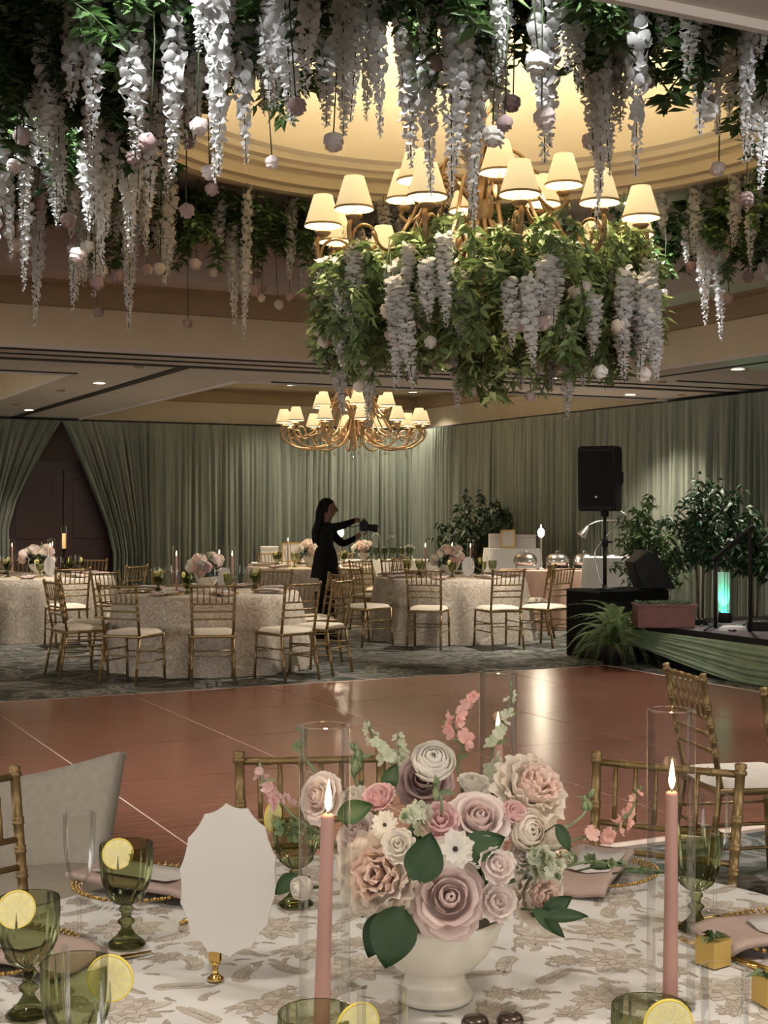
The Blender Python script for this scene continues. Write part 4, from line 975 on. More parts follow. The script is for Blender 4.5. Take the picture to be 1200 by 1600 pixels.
# glasses ---------------------------------------------------------------
def at(x, d): return (x, d, TZ)
GBs = [((-.587, 2.273), 'green goblet with lemon cut by the left frame edge'), ((-.494, 2.638), 'green goblet with lemon beside the tall empty flute'), ((-.436, 1.951), 'green goblet with large lemon slice behind a clear flute'),
       ((-.085, 1.755), 'green goblet at the bottom edge below the left candle'), ((.345, 1.778), 'green goblet with lemon at the bottom edge below the right candle'), ((.62, 2.735), 'green goblet behind the right candle glass'), ((-.186, 2.905), 'green goblet half hidden by the flowers beside the card')]
for (x, d), l in GBs: place(GOB, at(x, d), .3 * x, l, 'green goblets on the flower table')
LMs = [((-.592, 2.215), .193, 25, 1.0, 'lemon slice turned edgewise on the goblet at the left frame edge'), ((-.500, 2.585), .190, 18, .95, 'lemon slice on the goblet beside the tall empty flute'), ((-.385, 1.935), .178, -4, 1.08, 'large lemon slice facing us beside the clear flute'),
       ((-.033, 1.735), .185, 30, 1.0, 'lemon slice at the bottom edge behind a clear flute'), ((.357, 1.728), .190, 8, 1.05, 'lemon slice at the bottom edge below the right candle'), ((.572, 2.715), .192, 60, 1.0, 'lemon slice turned edgewise left of the right candle'), ((-.233, 2.89), .192, 60, 1.0, 'lemon slice peeping out between the card and the flowers')]
for (x, d), z, rz, s, l in LMs: place(LEM, (x, d, TZ + z), math.radians(rz), l, 'lemon slices on the flower table', scale=s)
FLs = [((-.592, 2.674), 'tall empty flute before the linen armchair'), ((-.405, 1.862), 'clear flute at the lower left before the big lemon slice'), ((-.002, 1.690), 'clear flute at the bottom edge below the white bowl'), ((.439, 1.772), 'clear flute in the lower right beside the gold box'), ((.684, 2.844), 'flute behind the right candle glass')]
for (x, d), l in FLs: place(FLU, at(x, d), 0, l, 'flutes on the flower table')
# candles -----------------------------------------------------------------
for (x, d), l, ln in (((-.093, 2.15), 'left of the flower bowl', (.03, 0)), ((.484, 2.32), 'right of the flower bowl', (.008, 0)), ((.238, 2.86), 'behind the flower bowl', (-.004, 0))):
    place(CYL, at(x, d), 0, 'tall clear glass cylinder standing ' + l, 'candle glasses on the flower table')
    c = place(CAN, (x - ln[0] * .18, d, TZ + .0065), 0, 'lit pink taper candle in the glass ' + l, 'taper candles on the flower table'); c.rotation_euler[1] = ln[0]
# white card in its brass holder
place(CARD, (-.297, 2.44, TZ + .012), math.radians(-18), 'blank white scalloped oval card in a small brass holder', 'table card on the flower table', scale=1.10).rotation_euler[1] = .13
hd = bpy.data.objects['card_holder']; tag(hd, 'small brass card holder under the white oval card', 'card holder'); hd.location = (-.300, 2.447, TZ); hd.rotation_euler[2] = math.radians(-18)
MB().lathe([(.001, 0), (.015, .0), (.015, .004), (.010, .008), (.0055, .013), (.0055, .026), (.010, .030), (.006, .034), (.001, .035)], 20).build('base', MAT['brass'], hd)
for s in (-1, 1): MB().box((0, s * .0042, .046), (.021, .0022, .026)).build('jaw', MAT['brass'], hd, bevel=.0007)
MB().box((0, 0, .034), (.018, .008, .004)).build('clamp', MAT['brass'], hd, smooth=False)
# place settings ----------------------------------------------------------
for (x, d), rz, l in (((-.53, 3.02), 62, 'behind the goblet by the linen armchair'), ((.47, 3.13), -22, 'behind the flowers on the right'), ((.80, 2.66), -75, 'cut by the right frame edge'), ((-.72, 2.56), 65, 'cut by the left frame edge')):
    place(PLA, at(x, d), 0, 'glass plate with gold beaded rim ' + l, 'beaded plates on the flower table')
    n_ = place(NAP, at(x, d), math.radians(rz), 'blush napkin with white menu card ' + l, 'napkins on the flower table')
def cutlery(kind, p, rz, label):
    g = thing(kind, label, 'cutlery', (p[0], p[1], TZ + .003), math.radians(rz), 'cutlery on the flower table')
    MB().tube([(0, -.10, 0), (0, -.06, .001), (0, .01, .003), (0, .03, .003)], [.0045, .004, .0022, .002], 8).build('handle', MAT['brass'], g)
    if kind == 'table_fork':
        MB().grid(lambda a, b: ((a - .5) * .020 * (.3 + .7 * b), .028 + .03 * b, .003 - .003 * math.sin(3 * b)), 4, 4).build('neck', MAT['brass'], g).modifiers.new('t', 'SOLIDIFY').thickness = .0012
        for k in range(4): MB().tube([(-.0085 + .0057 * k, .057, .002), (-.0085 + .0057 * k, .085, .003), (-.0085 + .0057 * k, .10, .005)], [.0014, .0013, .0007], 6).build('tine', MAT['brass'], g)
    else:
        MB().prism([(-.002, .03), (.008, .035), (.010, .08), (.004, .12), (-.002, .125)], .001, .003).build('blade', MAT['brass'], g, smooth=False)
cutlery('table_fork', (.625, 2.585), 32, 'gold fork beside the right napkin'); cutlery('table_fork', (.665, 2.545), 32, 'gold fork nearest the right frame edge'); cutlery('table_knife', (.66, 2.80), -62, 'gold knife before the flute behind the candle')
cutlery('table_knife', (-.545, 2.53), -60, 'gold knife lying at the foot of the tall empty flute'); cutlery('table_fork', (-.36, 2.86), -30, 'gold fork behind the white card')
# favour boxes
def favour(p, rz, label):
    g = thing('favour_box', label, 'gift box', (p[0], p[1], TZ), math.radians(rz), 'gold favour boxes')
    MB().box((0, 0, .023), (.046, .046, .044)).build('box', MAT['goldbox'], g, smooth=False, bevel=.0012)
    MB().box((0, 0, .0465), (.048, .048, .004)).build('lid', MAT['goldbox'], g, smooth=False)
    r = random.Random(int(abs(p[0]) * 1000)); 
    for k in range(9):
        mb = MB(); d = rand_dir(r, .1, .7); base = Vector((r.uniform(-.012, .012), r.uniform(-.012, .012), .050)); leaf_pts(mb, base, d, rand_dir(r), r.uniform(.025, .042), .016, .4); mb.build('leaf', MAT['leafsage'] if k % 2 else MAT['leafdark'], g)
    MB().tube([(-.023, 0, .0495), (0, .002, .051), (.023, 0, .0495)], .002, 5).build('ribbon', MAT['leafsage'], g)
favour((.605, 2.53), 35, 'small gold favour box with a green sprig beside the forks'); favour((.655, 2.33), 20, 'small gold favour box at the lower right frame edge')
def shaker(p, label):
    g = thing('salt_shaker', label, 'shaker', (p[0], p[1], TZ), 0, 'shakers on the flower table')
    MB().lathe([(.001, 0), (.019, 0), (.021, .004), (.019, .03), (.017, .05)], 20).build('glass_body', MAT['glass'], g)
    MB().lathe([(.018, .048), (.021, .050), (.021, .062), (.017, .068), (.001, .070)], 20).build('cap', M('shaker_cap', (.10, .075, .06), .3, metal=.8), g)
shaker((.138, 2.085), 'dark capped shaker at the bottom edge, the left of two'); shaker((.192, 2.095), 'dark capped shaker at the bottom edge, the right of two')

# ------------------------------------------------------------------ the flower bowl and its blooms
BC = Vector((.087, 2.355, TZ))
o = MB().lathe([(r_ * .98, z_) for r_, z_ in BOWLP], 56).build('footed_bowl', MAT['ceramic'], loc=BC); tag(o, 'cream footed ceramic bowl holding the flowers', 'bowl')
AC = BC + Vector((0, 0, .16))
def interp(prof, t):
    k = len(prof) - 1; f = t * k; i = min(k - 1, int(f)); s = f - i
    p0, p1, p2, p3 = [Vector(prof[max(0, min(k, i + j))]) for j in (-1, 0, 1, 2)]
    return .5 * ((2 * p1) + (p2 - p0) * s + (2 * p0 - 5 * p1 + 4 * p2 - p3) * s * s + (3 * p1 - p0 - 3 * p2 + p3) * s ** 3)
def petal_mesh(prof, W, R, mat, ruf=0.0, k=6, seed=0, notch=0.0, nx=7, ny=7, round_=.16):
    r = random.Random(seed); ph = r.uniform(0, 6)
    def f(a, b):
        s = a * 2 - 1; t = b * (1 - round_ * abs(s) ** 2.2 - notch * max(0, 1 - abs(s) * 3)); p = interp(prof, t)
        w = W * (.30 + .70 * math.sin(math.pi * min(1, .12 + .62 * b))); rr = max(p.x, .02)
        rr2 = rr + ruf * math.sin(k * s + ph) * b * b; z = p.y + ruf * .6 * math.cos(k * s + ph + 1) * b * b
        q = s * w / max(rr, W * .55)
        return (R * rr2 * math.cos(q), R * rr2 * math.sin(q), R * z)
    return MB().grid(f, nx, ny).mesh('petal', mat)
RC = {}
def bloom_rings(kind):
    if kind == 'rose': return [(3, [(.02, 0), (.16, .35), (.15, .75), (.07, .86)], .34, .01), (4, [(.04, 0), (.30, .30), (.31, .70), (.26, .84)], .42, .01), (5, [(.05, 0), (.45, .22), (.48, .62), (.50, .78)], .50, .015),
                               (5, [(.05, -.05), (.58, .12), (.68, .52), (.76, .66), (.86, .66)], .60, .02), (6, [(.05, -.12), (.62, -.02), (.84, .34), (1.0, .48), (1.10, .44)], .66, .03), (6, [(.05, -.2), (.6, -.14), (.92, .10), (1.14, .20), (1.24, .12)], .66, .04)]
    if kind == 'ruffle': return [(5, [(.02, 0), (.18, .4), (.16, .8), (.22, .9)], .34, .05), (6, [(.04, 0), (.34, .32), (.34, .72), (.42, .86)], .38, .07), (7, [(.05, 0), (.5, .22), (.52, .60), (.62, .76)], .42, .08),
                                 (8, [(.05, -.05), (.62, .10), (.72, .46), (.84, .60)], .46, .09), (8, [(.05, -.12), (.66, -.02), (.9, .26), (1.06, .36)], .52, .09), (8, [(.05, -.2), (.62, -.16), (.96, .02), (1.22, .06)], .56, .09)]
    if kind == 'ranunculus': return [(3, [(.02, .5), (.12, .7), (.08, .84)], .22, 0), (4, [(.03, .3), (.24, .60), (.22, .80), (.12, .86)], .32, 0), (5, [(.04, .2), (.40, .46), (.40, .74), (.26, .86)], .42, 0), (5, [(.05, .1), (.56, .34), (.58, .66), (.44, .84)], .52, 0),
                                     (6, [(.05, 0), (.70, .2), (.76, .56), (.62, .80)], .56, .005), (6, [(.05, -.08), (.82, .06), (.92, .44), (.84, .68)], .62, .01), (6, [(.05, -.14), (.88, -.06), (1.06, .28), (1.06, .50)], .66, .015)]
    if kind == 'small': return [(3, [(.03, 0), (.2, .4), (.14, .85)], .34, .02), (4, [(.04, 0), (.42, .28), (.42, .78)], .46, .03), (5, [(.05, 0), (.66, .16), (.74, .62), (.84, .72)], .58, .05), (5, [(.05, -.1), (.8, 0), (1.0, .36), (1.15, .42)], .66, .06)]
    if kind == 'daisy': return [(6, [(.08, .05), (.5, .14), (.75, .20)], .34, .06), (8, [(.08, 0), (.55, .06), (1.0, .06)], .42, .08)]
    if kind == 'bud': return [(3, [(.03, 0), (.35, .35), (.30, 1.0), (.10, 1.35)], .5, 0), (4, [(.04, -.05), (.55, .25), (.55, .9), (.40, 1.25)], .6, .01), (4, [(.05, -.1), (.66, .15), (.75, .75), (.72, 1.05)], .62, .015)]
def bloom(kind, mat, pos, R, label, facing=None, seed=1, roll=0, cat='flower', mat_in=None):
    d = (pos - AC); d = Vector((d.x, d.y - .10, d.z + .06)) if facing is None else Vector(facing); d.normalize()
    g = thing('garden_rose' if kind in ('rose', 'ruffle') else {'ranunculus': 'ranunculus', 'small': 'spray_rose', 'daisy': 'scabiosa', 'bud': 'rose_bud'}[kind], label, cat, pos, 0, 'blooms in the footed bowl')
    g.rotation_euler = d.to_track_quat('Z', 'Y').to_euler()
    r = random.Random(seed); rings = bloom_rings(kind)
    scale = R / 1.15; off = -.45 * scale
    for i, (n, prof, W, ruf) in enumerate(rings):
        mm = mat_in if (mat_in and i < len(rings) / 2) else mat
        key = (kind, i, mm, seed % 2)
        if key not in RC: RC[key] = petal_mesh(prof, W, 1.0, MAT[mm], ruf, 5 + (seed % 3), seed + i)
        for k in range(n):
            o = inst('petal', RC[key], g, (0, 0, off), (r.uniform(-.07, .07), r.uniform(-.07, .07), 6.283 * (k + .37 * i) / n + r.uniform(-.12, .12) + roll), scale * r.uniform(.95, 1.05))
    if kind == 'daisy': MB().lathe([(.001, .20), (.10, .18), (.14, .10), (.1, .04)], 12).build('centre', MAT['darkbutton'], g, loc=(0, 0, off)).scale = (scale,) * 3
    if kind == 'ranunculus': MB().lathe([(.001, .84), (.05, .82), (.07, .74)], 10).build('centre', MAT['leafsage'], g, loc=(0, 0, off)).scale = (scale,) * 3
    MB().tube([(0, 0, off), (0, 0, off - .5 * R - .02)], .0028, 5).build('stem', MAT['stem'], g)
    return g
B = [
 ('rose', 'rose_dusty', 702, 1403, 2.185, 53, 'large dusty pink rose facing us at the front of the bowl', (.05, -.92, .38)),
 ('ruffle', 'rose_cream', 590, 1366, 2.20, 64, 'large ruffled peach bloom at the front left of the bowl', (-.35, -.88, .30)),
 ('small', 'rose_white', 623, 1320, 2.15, 26, 'small white spray rose above the ruffled peach bloom', None),
 ('daisy', 'rose_white', 712, 1325, 2.16, 31, 'open white bloom with dark centre above the dusty rose', (.0, -.93, .36)),
 ('small', 'rose_blush', 778, 1351, 2.18, 27, 'small blush spray rose right of the open white bloom', None),
 ('small', 'rose_blush', 779, 1409, 2.19, 29, 'blush pink spray rose low beside the dusty rose', None),
 ('rose', 'rose_blush', 749, 1278, 2.24, 45, 'pale blush rose in the middle of the bowl', (.1, -.75, .65)),
 ('small', 'rose_pink', 688, 1280, 2.20, 30, 'pink lisianthus bloom left of the pale blush rose', None),
 ('small', 'rose_pink', 591, 1243, 2.27, 26, 'small pink rose at the upper left of the bowl', None),
 ('ranunculus', 'rose_white', 677, 1187, 2.30, 32, 'round white ranunculus at the top of the bowl', (.05, -.72, .69)),
 ('rose', 'rose_mauve', 662, 1218, 2.33, 38, 'darker mauve rose below the white ranunculus', (-.1, -.9, .42)),
 ('ruffle', 'rose_cream', 838, 1226, 2.34, 56, 'large cream and peach bloom at the upper right of the bowl', (.45, -.62, .64)),
 ('ranunculus', 'rose_cream', 828, 1297, 2.25, 31, 'cream ranunculus below the large cream bloom', (.4, -.88, .25)),
 ('small', 'rose_pink', 806, 1268, 2.25, 20, 'pink bud-like bloom between the blush rose and cream ranunculus', None),
 ('ruffle', 'rose_cream', 850, 1402, 2.25, 43, 'cream and peach bloom low at the right of the bowl', (.55, -.8, .2)),
 ('small', 'rose_blush', 814, 1336, 2.25, 20, 'tiny blush bloom right of the small spray rose', None),
 ('daisy', 'rose_white', 600, 1288, 2.19, 22, 'small white bloom with dark centre left of the spray rose', (-.1, -.95, .3)),
 ('rose', 'rose_blush', 497, 1245, 2.32, 36, 'blush rose showing through the left candle glass', (-.6, -.7, .35)),
 ('bud', 'rose_white', 474, 1388, 2.33, 24, 'white closed bloom low behind the left candle glass', (-.7, -.6, .1)),
 ('small', 'rose_white', 549, 1246, 2.34, 24, 'white spray bloom between the blush rose and the small pink rose', None),
 ('small', 'rose_white', 742, 1222, 2.38, 26, 'white bloom behind the top of the arrangement', None),
 ('small', 'rose_white', 790, 1225, 2.42, 26, 'white bloom tucked behind the large cream bloom', None),
 ('rose', 'rose_blush', 560, 1300, 2.30, 34, 'pale blush bloom behind the ruffled peach bloom', None),
 ('bud', 'rose_cream', 860, 1310, 2.29, 24, 'cream half-open bloom right of the cream ranunculus', (.7, -.6, .2)),
 ('small', 'rose_peach', 645, 1400, 2.22, 26, 'peach bloom between the dusty rose and the ruffled bloom', None),
]
for i, (kd, mt, x, y, d, rp_, lab, fc) in enumerate(B): bloom(kd, mt, Q(x, y, d), rp_ * 1.14 * d / F, lab, fc, seed=i + 3, mat_in={'rose_cream': 'rose_peach', 'rose_peach': 'rose_peach'}.get(mt) if kd == 'ruffle' else ('rose_dusty' if mt == 'rose_blush' and kd == 'rose' else None))
# green filling inside the bowl
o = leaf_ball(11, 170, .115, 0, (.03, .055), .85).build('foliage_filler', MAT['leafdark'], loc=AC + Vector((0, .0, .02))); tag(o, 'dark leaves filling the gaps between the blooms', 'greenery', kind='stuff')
# big glossy leaves
def big_leaf(x, y, d, L, W, dirv, nrm, label, mat='leafdark'):
    p = Q(x, y, d); dv = Vector(dirv).normalized(); nv = Vector(nrm); sd = dv.cross(nv).normalized(); nv = sd.cross(dv)
    def f(a, b):
        s = a * 2 - 1; w = W * .5 * math.sin(math.pi * min(1, .04 + b * .96) ** .8) ** .85
        return p + dv * L * (b - .5) + sd * s * w + nv * (.16 * W * s * s * 1.0 - .18 * L * (b - .4) ** 2)
    o = MB().grid(f, 6, 10).build('rose_leaf', MAT[mat]); tag(o, label, 'leaf', 'large leaves in the footed bowl')
    st = MB().tube([f(.5, 0), f(.5, .0) + (AC - f(.5, 0)).normalized() * .025], .0018, 4).build('leaf_stalk', MAT['stem']); st.parent = o
    return o
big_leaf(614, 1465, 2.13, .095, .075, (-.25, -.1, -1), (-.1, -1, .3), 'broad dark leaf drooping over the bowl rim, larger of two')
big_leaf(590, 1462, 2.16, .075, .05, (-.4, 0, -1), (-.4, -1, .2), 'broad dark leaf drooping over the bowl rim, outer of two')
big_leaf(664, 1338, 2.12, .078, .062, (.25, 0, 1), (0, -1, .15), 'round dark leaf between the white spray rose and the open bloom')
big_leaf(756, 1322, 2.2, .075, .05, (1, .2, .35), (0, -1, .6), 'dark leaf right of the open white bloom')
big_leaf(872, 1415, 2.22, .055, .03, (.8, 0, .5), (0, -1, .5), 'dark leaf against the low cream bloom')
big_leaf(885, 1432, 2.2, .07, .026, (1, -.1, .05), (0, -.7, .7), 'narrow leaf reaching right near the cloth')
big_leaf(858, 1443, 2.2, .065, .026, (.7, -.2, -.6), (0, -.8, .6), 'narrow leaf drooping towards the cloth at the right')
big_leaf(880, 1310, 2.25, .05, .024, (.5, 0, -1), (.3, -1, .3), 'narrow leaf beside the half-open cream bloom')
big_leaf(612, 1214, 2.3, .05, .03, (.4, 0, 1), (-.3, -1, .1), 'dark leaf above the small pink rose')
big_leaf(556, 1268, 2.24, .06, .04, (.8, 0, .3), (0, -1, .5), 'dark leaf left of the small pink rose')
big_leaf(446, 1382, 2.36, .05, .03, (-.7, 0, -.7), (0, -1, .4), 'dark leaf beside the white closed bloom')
big_leaf(1010, 1362, 2.45, .075, .016, (1, 0, -.05), (0, -.6, .8), 'slim leaf tip touching the right candle glass')
big_leaf(948, 1352, 2.42, .06, .02, (1, .1, .1), (0, -.7, .7), 'slim leaf before the right menu card')
# flowering stems
def flower_stem(pts, label, mat, n=16, fs=.016, t0=.35, buds=True, seed=0, name='stock_stem', leafm='leafsage'):
    r = random.Random(seed); g = thing(name, label, 'flower stem', (0, 0, 0), 0, 'flowering stems in the footed bowl')
    base = Vector(pts[0]); g.location = base; P_ = smooth_path([Vector(p) - base for p in pts], 8); MB().tube(P_, [.003 - .0016 * k / len(P_) for k in range(len(P_))], 6).build('stem', MAT['leafsage'], g)
    for k in range(n):
        t = t0 + (1 - t0) * (k + r.random()) / n; p = P_[min(len(P_) - 1, int(t * len(P_)))]; d = rand_dir(r, -.3, .9); d.y -= .3; d.normalize(); small = 1 - .55 * max(0, t - .5) / .5
        mb = MB(); s = fs * small
        if mat and t < .93:
            for j in range(5):
                q = 6.283 * j / 5; e = d.orthogonal().normalized(); f2 = d.cross(e); o_ = e * math.cos(q) + f2 * math.sin(q); pt = f2 * math.cos(q) - e * math.sin(q); c0 = p + d * s * .5; o2 = (o_ + d * .45).normalized(); mb.add([c0, c0 + o2 * s * .35 + pt * s * .34, c0 + o2 * s * .72 + pt * s * .30, c0 + o2 * s * .85 + d * s * .1, c0 + o2 * s * .72 - pt * s * .30, c0 + o2 * s * .35 - pt * s * .34], [(0, 1, 2, 3), (0, 3, 4, 5)])
            mb.build('floret', MAT[mat], g)
        else:
            mb.lathe([(.0005, -.5 * s), (.28 * s, -.2 * s), (.32 * s, .1 * s), (.0005, .6 * s)], 6, c=p + d * s * .4); mb.build('bud', MAT[leafm], g)
    for k in range(max(3, n // 4)):
        t = r.uniform(.1, .9); p = P_[min(len(P_) - 1, int(t * len(P_)))]; mb = MB(); leaf_pts(mb, p, rand_dir(r, -.1, .8), rand_dir(r), r.uniform(.02, .035), .010, .2); mb.build('leaf', MAT[leafm], g)
    return g
A_ = AC
flower_stem([A_, Q(850, 1335, 2.3), Q(905, 1310, 2.36), Q(955, 1300, 2.42), Q(985, 1270, 2.44), Q(998, 1232, 2.46)], 'curving coral snapdragon reaching right towards the candle', 'coral', 16, .020, .45, seed=1, name='snapdragon_stem')
flower_stem([A_, Q(720, 1250, 2.4), Q(715, 1200, 2.42), Q(722, 1160, 2.44), Q(708, 1130, 2.45), Q(730, 1098, 2.47), Q(745, 1088, 2.47)], 'coral snapdragon rising behind the white ranunculus', 'coral', 18, .022, .5, seed=2, name='snapdragon_stem')
flower_stem([A_, Q(770, 1240, 2.4), Q(768, 1180, 2.44), Q(790, 1120, 2.5), Q(800, 1070, 2.52)], 'tall green stem crossing the rear candle glass', 'stock', 16, .018, .35, seed=3)
flower_stem([A_, Q(630, 1240, 2.36), Q(612, 1195, 2.38), Q(585, 1160, 2.4), Q(575, 1128, 2.42)], 'pale stock stem at the upper left of the bowl', 'stock', 16, .019, .45, seed=4)
flower_stem([A_, Q(640, 1230, 2.38), Q(625, 1180, 2.40), Q(622, 1150, 2.42)], 'short pale stock stem left of the ranunculus', 'stock', 14, .019, .4, seed=5)
flower_stem([A_, Q(560, 1230, 2.38), Q(560, 1190, 2.39), Q(552, 1165, 2.4)], 'green budded stem beside the small pink rose', None, 16, .024, .45, seed=6, name='bud_stem')
flower_stem([A_, Q(690, 1270, 2.2), Q(684, 1235, 2.2), Q(683, 1216, 2.2)], 'green budded stem before the mauve rose', None, 10, .018, .5, seed=16, name='bud_stem')
flower_stem([A_, Q(480, 1290, 2.4), Q(445, 1260, 2.42), Q(412, 1225, 2.44), Q(408, 1198, 2.44)], 'pink stock stem reaching left above the white card', 'rose_pink', 18, .020, .5, seed=7)
flower_stem([A_, Q(490, 1310, 2.36), Q(450, 1300, 2.38), Q(430, 1285, 2.38)], 'pale green stem behind the left candle glass', 'leafsage', 14, .020, .4, seed=8)
flower_stem([A_, Q(820, 1370, 2.26), Q(855, 1360, 2.25), Q(890, 1335, 2.26)], 'white stock stem at the right of the bowl', 'stock', 26, .021, .25, seed=9)
flower_stem([A_, Q(830, 1345, 2.24), Q(850, 1350, 2.22), Q(872, 1372, 2.22)], 'white stock stem above the low cream bloom', 'stock', 22, .020, .3, seed=10)
flower_stem([A_, Q(900, 1350, 2.34), Q(960, 1352, 2.40), Q(1040, 1362, 2.46)], 'trailing leafy stem reaching the right candle glass', 'leafsage', 9, .014, .3, seed=11, name='trailing_stem')
flower_stem([A_, Q(890, 1290, 2.34), Q(915, 1255, 2.38), Q(925, 1235, 2.4)], 'short green budded stem left of the curving snapdragon', None, 9, .020, .5, seed=12, name='bud_stem')
flower_stem([A_, Q(660, 1285, 2.2), Q(645, 1275, 2.18), Q(632, 1278, 2.16)], 'pale stock florets beside the pink lisianthus', 'stock', 14, .020, .3, seed=13)
flower_stem([A_, Q(480, 1190, 2.42), Q(476, 1160, 2.44), Q(472, 1140, 2.44)], 'thin green sprig inside the outline of the left candle glass', 'leafsage', 8, .012, .4, seed=14, name='trailing_stem')
# ------------------------------------------------------------------ far table settings
far_setting(T1, 0, 1, 8, .35); far_setting(T2, 1, 2, 8, .1); far_setting(T3, 2, 3, 8, .6); far_setting(T4, 3, 4, 8, .2)

# ------------------------------------------------------------------ stage
SU0, SU1, SV0, SV1, SH = 8.60, 11.55, 5.0, 11.8, .42
sg = thing('stage', 'low black stage with pleated sage skirt at the right', 'stage', uv(0, 0), TH)
MB().box(((SU0 + SU1) / 2, (SV0 + SV1) / 2, SH - .03), (SU1 - SU0, SV1 - SV0, .06)).build('deck', MAT['stagetop'], sg, smooth=False)
MB().box(((SU0 + SU1) / 2 + .05, (SV0 + SV1) / 2, SH / 2 - .03), (SU1 - SU0 - .12, SV1 - SV0 - .12, SH - .08)).build('base', MAT['blackcloth'], sg, smooth=False)
MB().box((SU0 - .008, (SV0 + SV1) / 2, SH - .03), (.016, SV1 - SV0, .064)).build('edge_strip', MAT['black'], sg, smooth=False)
def swag(a, b):
    # swagged skirt along the front: folds run lengthwise, gathered high at the far end and fanning out towards us
    v = SV1 - .05 - (SV1 - SV0 - .05) * a; s = min(1, .10 + a * 3.2) ** .7; zt = SH - .055; depth = (SH - .07) * s + .02
    z = zt - depth * b; w = .020 * math.sin(b * 26 + 1.2 * math.sin(a * 14)) + .012 * math.sin(b * 11 + a * 9); y = SU0 - .03 - .07 * b * (1 - .3 * s) - abs(w) * min(1, b * 6)
    return (y, v, max(.008, z))
MB().grid(swag, 60, 44).build('skirt', MAT['drape2'], sg)
mb = MB(); mb.grid(lambda a, b: (SU0 + (SU1 - SU0) * a * .35, SV1 + .02 + .018 * math.sin(a * 60), (SH - .05) * (1 - b) + .008), 40, 2); mb.build('end_skirt', MAT['drape2'], sg)

# black box with loudspeaker
bx_ = thing('speaker_riser', 'black cloth covered box carrying the loudspeaker pole', 'box', (2.54, 14.98, 0), TH)
MB().box((0, 0, .36), (.92, .62, .72)).build('box', MAT['blackcloth'], bx_, smooth=False, bevel=.02)
mb = MB().grid(lambda a, b: ((a - .5) * .96, (b - .5) * .66, .724 + .008 * math.sin(a * 9) * math.sin(b * 7) - .05 * max(0, abs(a - .5) * 2 - .97) * 10), 20, 14); mb.build('cloth_cover', MAT['blackcloth'], bx_)
ps = Q(945, 925, 14.72); stand = thing('speaker_pole', 'black pole rising from the black box to the loudspeaker', 'speaker stand', (ps.x, ps.y, .735))
MB().lathe([(.001, 0), (.10, 0), (.10, .012), (.03, .02), (.022, .05), (.001, .05)], 20).build('foot', MAT['black'], stand)
MB().tube([(0, 0, .02), (0, 0, .50)], .021, 12).build('lower_tube', MAT['black'], stand); MB().tube([(0, 0, .46), (0, 0, .86)], .016, 12).build('upper_tube', MAT['black'], stand)
MB().lathe([(.024, .46), (.034, .47), (.034, .54), (.024, .55)], 16).build('collar', MAT['black'], stand)
MB().tube([(.03, 0, .51), (.075, -.01, .51)], [.008, .014], 8).build('knob', MAT['black'], stand)
MB().lathe([(.03, .78), (.042, .79), (.042, .86), (.03, .86)], 16).build('socket', MAT['black'], stand)
sp = thing('loudspeaker', 'black loudspeaker on a pole against the drapes', 'speaker', (ps.x - .04, ps.y, 1.575), math.radians(-24))
poly = [(-.205, -.17), (-.19, -.185), (.19, -.185), (.205, -.17), (.22, .02), (.13, .19), (-.13, .19), (-.22, .02)]
mb = MB(); rows = [(0, .94), (.02, .985), (.05, 1), (.60, 1.02), (.66, 1.0), (.685, .95), (.69, .9)]; k = len(poly)
mb.add([(x * s, y * s, z) for z, s in rows for x, y in poly], [(i * k + j, i * k + (j + 1) % k, (i + 1) * k + (j + 1) % k, (i + 1) * k + j) for i in range(len(rows) - 1) for j in range(k)] + [tuple(range(k - 1, -1, -1)), tuple((len(rows) - 1) * k + j for j in range(k))])
mb.build('cabinet', MAT['black'], sp, smooth=False)
mb = MB().grid(lambda a, b: ((a - .5) * .36, -.192 - .018 * math.sin(a * 3.1416), .05 + .58 * b), 12, 4); mb.build('grille', MAT['grille'], sp)
MB().lathe([(.001, .004), (.013, .003), (.015, 0)], 14).build('badge', MAT['silver'], sp, loc=(0, -.2105, .15), rot=(math.pi / 2, 0, 0))
for s in (-1, 1): MB().tube([(s * .221, -.02, .28), (s * .24, -.02, .31), (s * .24, -.02, .40), (s * .221, -.02, .43)], .010, 8).build('handle', MAT['black'], sp)
cb = MB().tube(smooth_path([(ps.x + .06, ps.y + .05, 1.62), (ps.x + .24, ps.y + .05, 1.52), (ps.x + .06, ps.y, 1.36), (ps.x - .10, ps.y, 1.15), (ps.x - .08, ps.y, .95), (ps.x - .03, ps.y - .02, .78)]), .008, 6).build('speaker_cable', MAT['silver']); tag(cb, 'pale cable hanging from the loudspeaker to the black box', 'cable')
# floor monitor leaning on the box, planter, fern
fm = thing('stage_monitor', 'black wedge monitor speaker tipped up beside the black box', 'speaker', (2.86, 14.98, .735), math.radians(8))
prm = [(-.10, 0), (.27, 0), (.06, .39), (-.05, .42), (-.20, .29)]
mb = MB(); mb.prism(prm, -.17, .17, mat=Matrix.Rotation(math.pi / 2, 4, 'X')); mb.build('cabinet', MAT['black'], fm, smooth=False, bevel=.015)
mb = MB(); mb.grid(lambda a, b: (-.108 - .10 * b, (a - .5) * .28, .02 + .27 * b), 4, 4); mb.build('grille', MAT['grille'], fm)
pl = thing('copper_planter', 'reddish metal planter box with dark trimmed top on the stage corner', 'planter', (2.80, 13.75, SH), math.radians(-4))
mb = MB(); mb.prism([(-.28, -.16), (.28, -.16), (.30, .16), (-.30, .16)], 0, .22); mb.build('box', MAT['mahogany'], pl, smooth=False, bevel=.008)
MB().box((0, 0, .225), (.62, .35, .02)).build('rim', MAT['mahogany'], pl, smooth=False)
mb = MB(); r = random.Random(3)
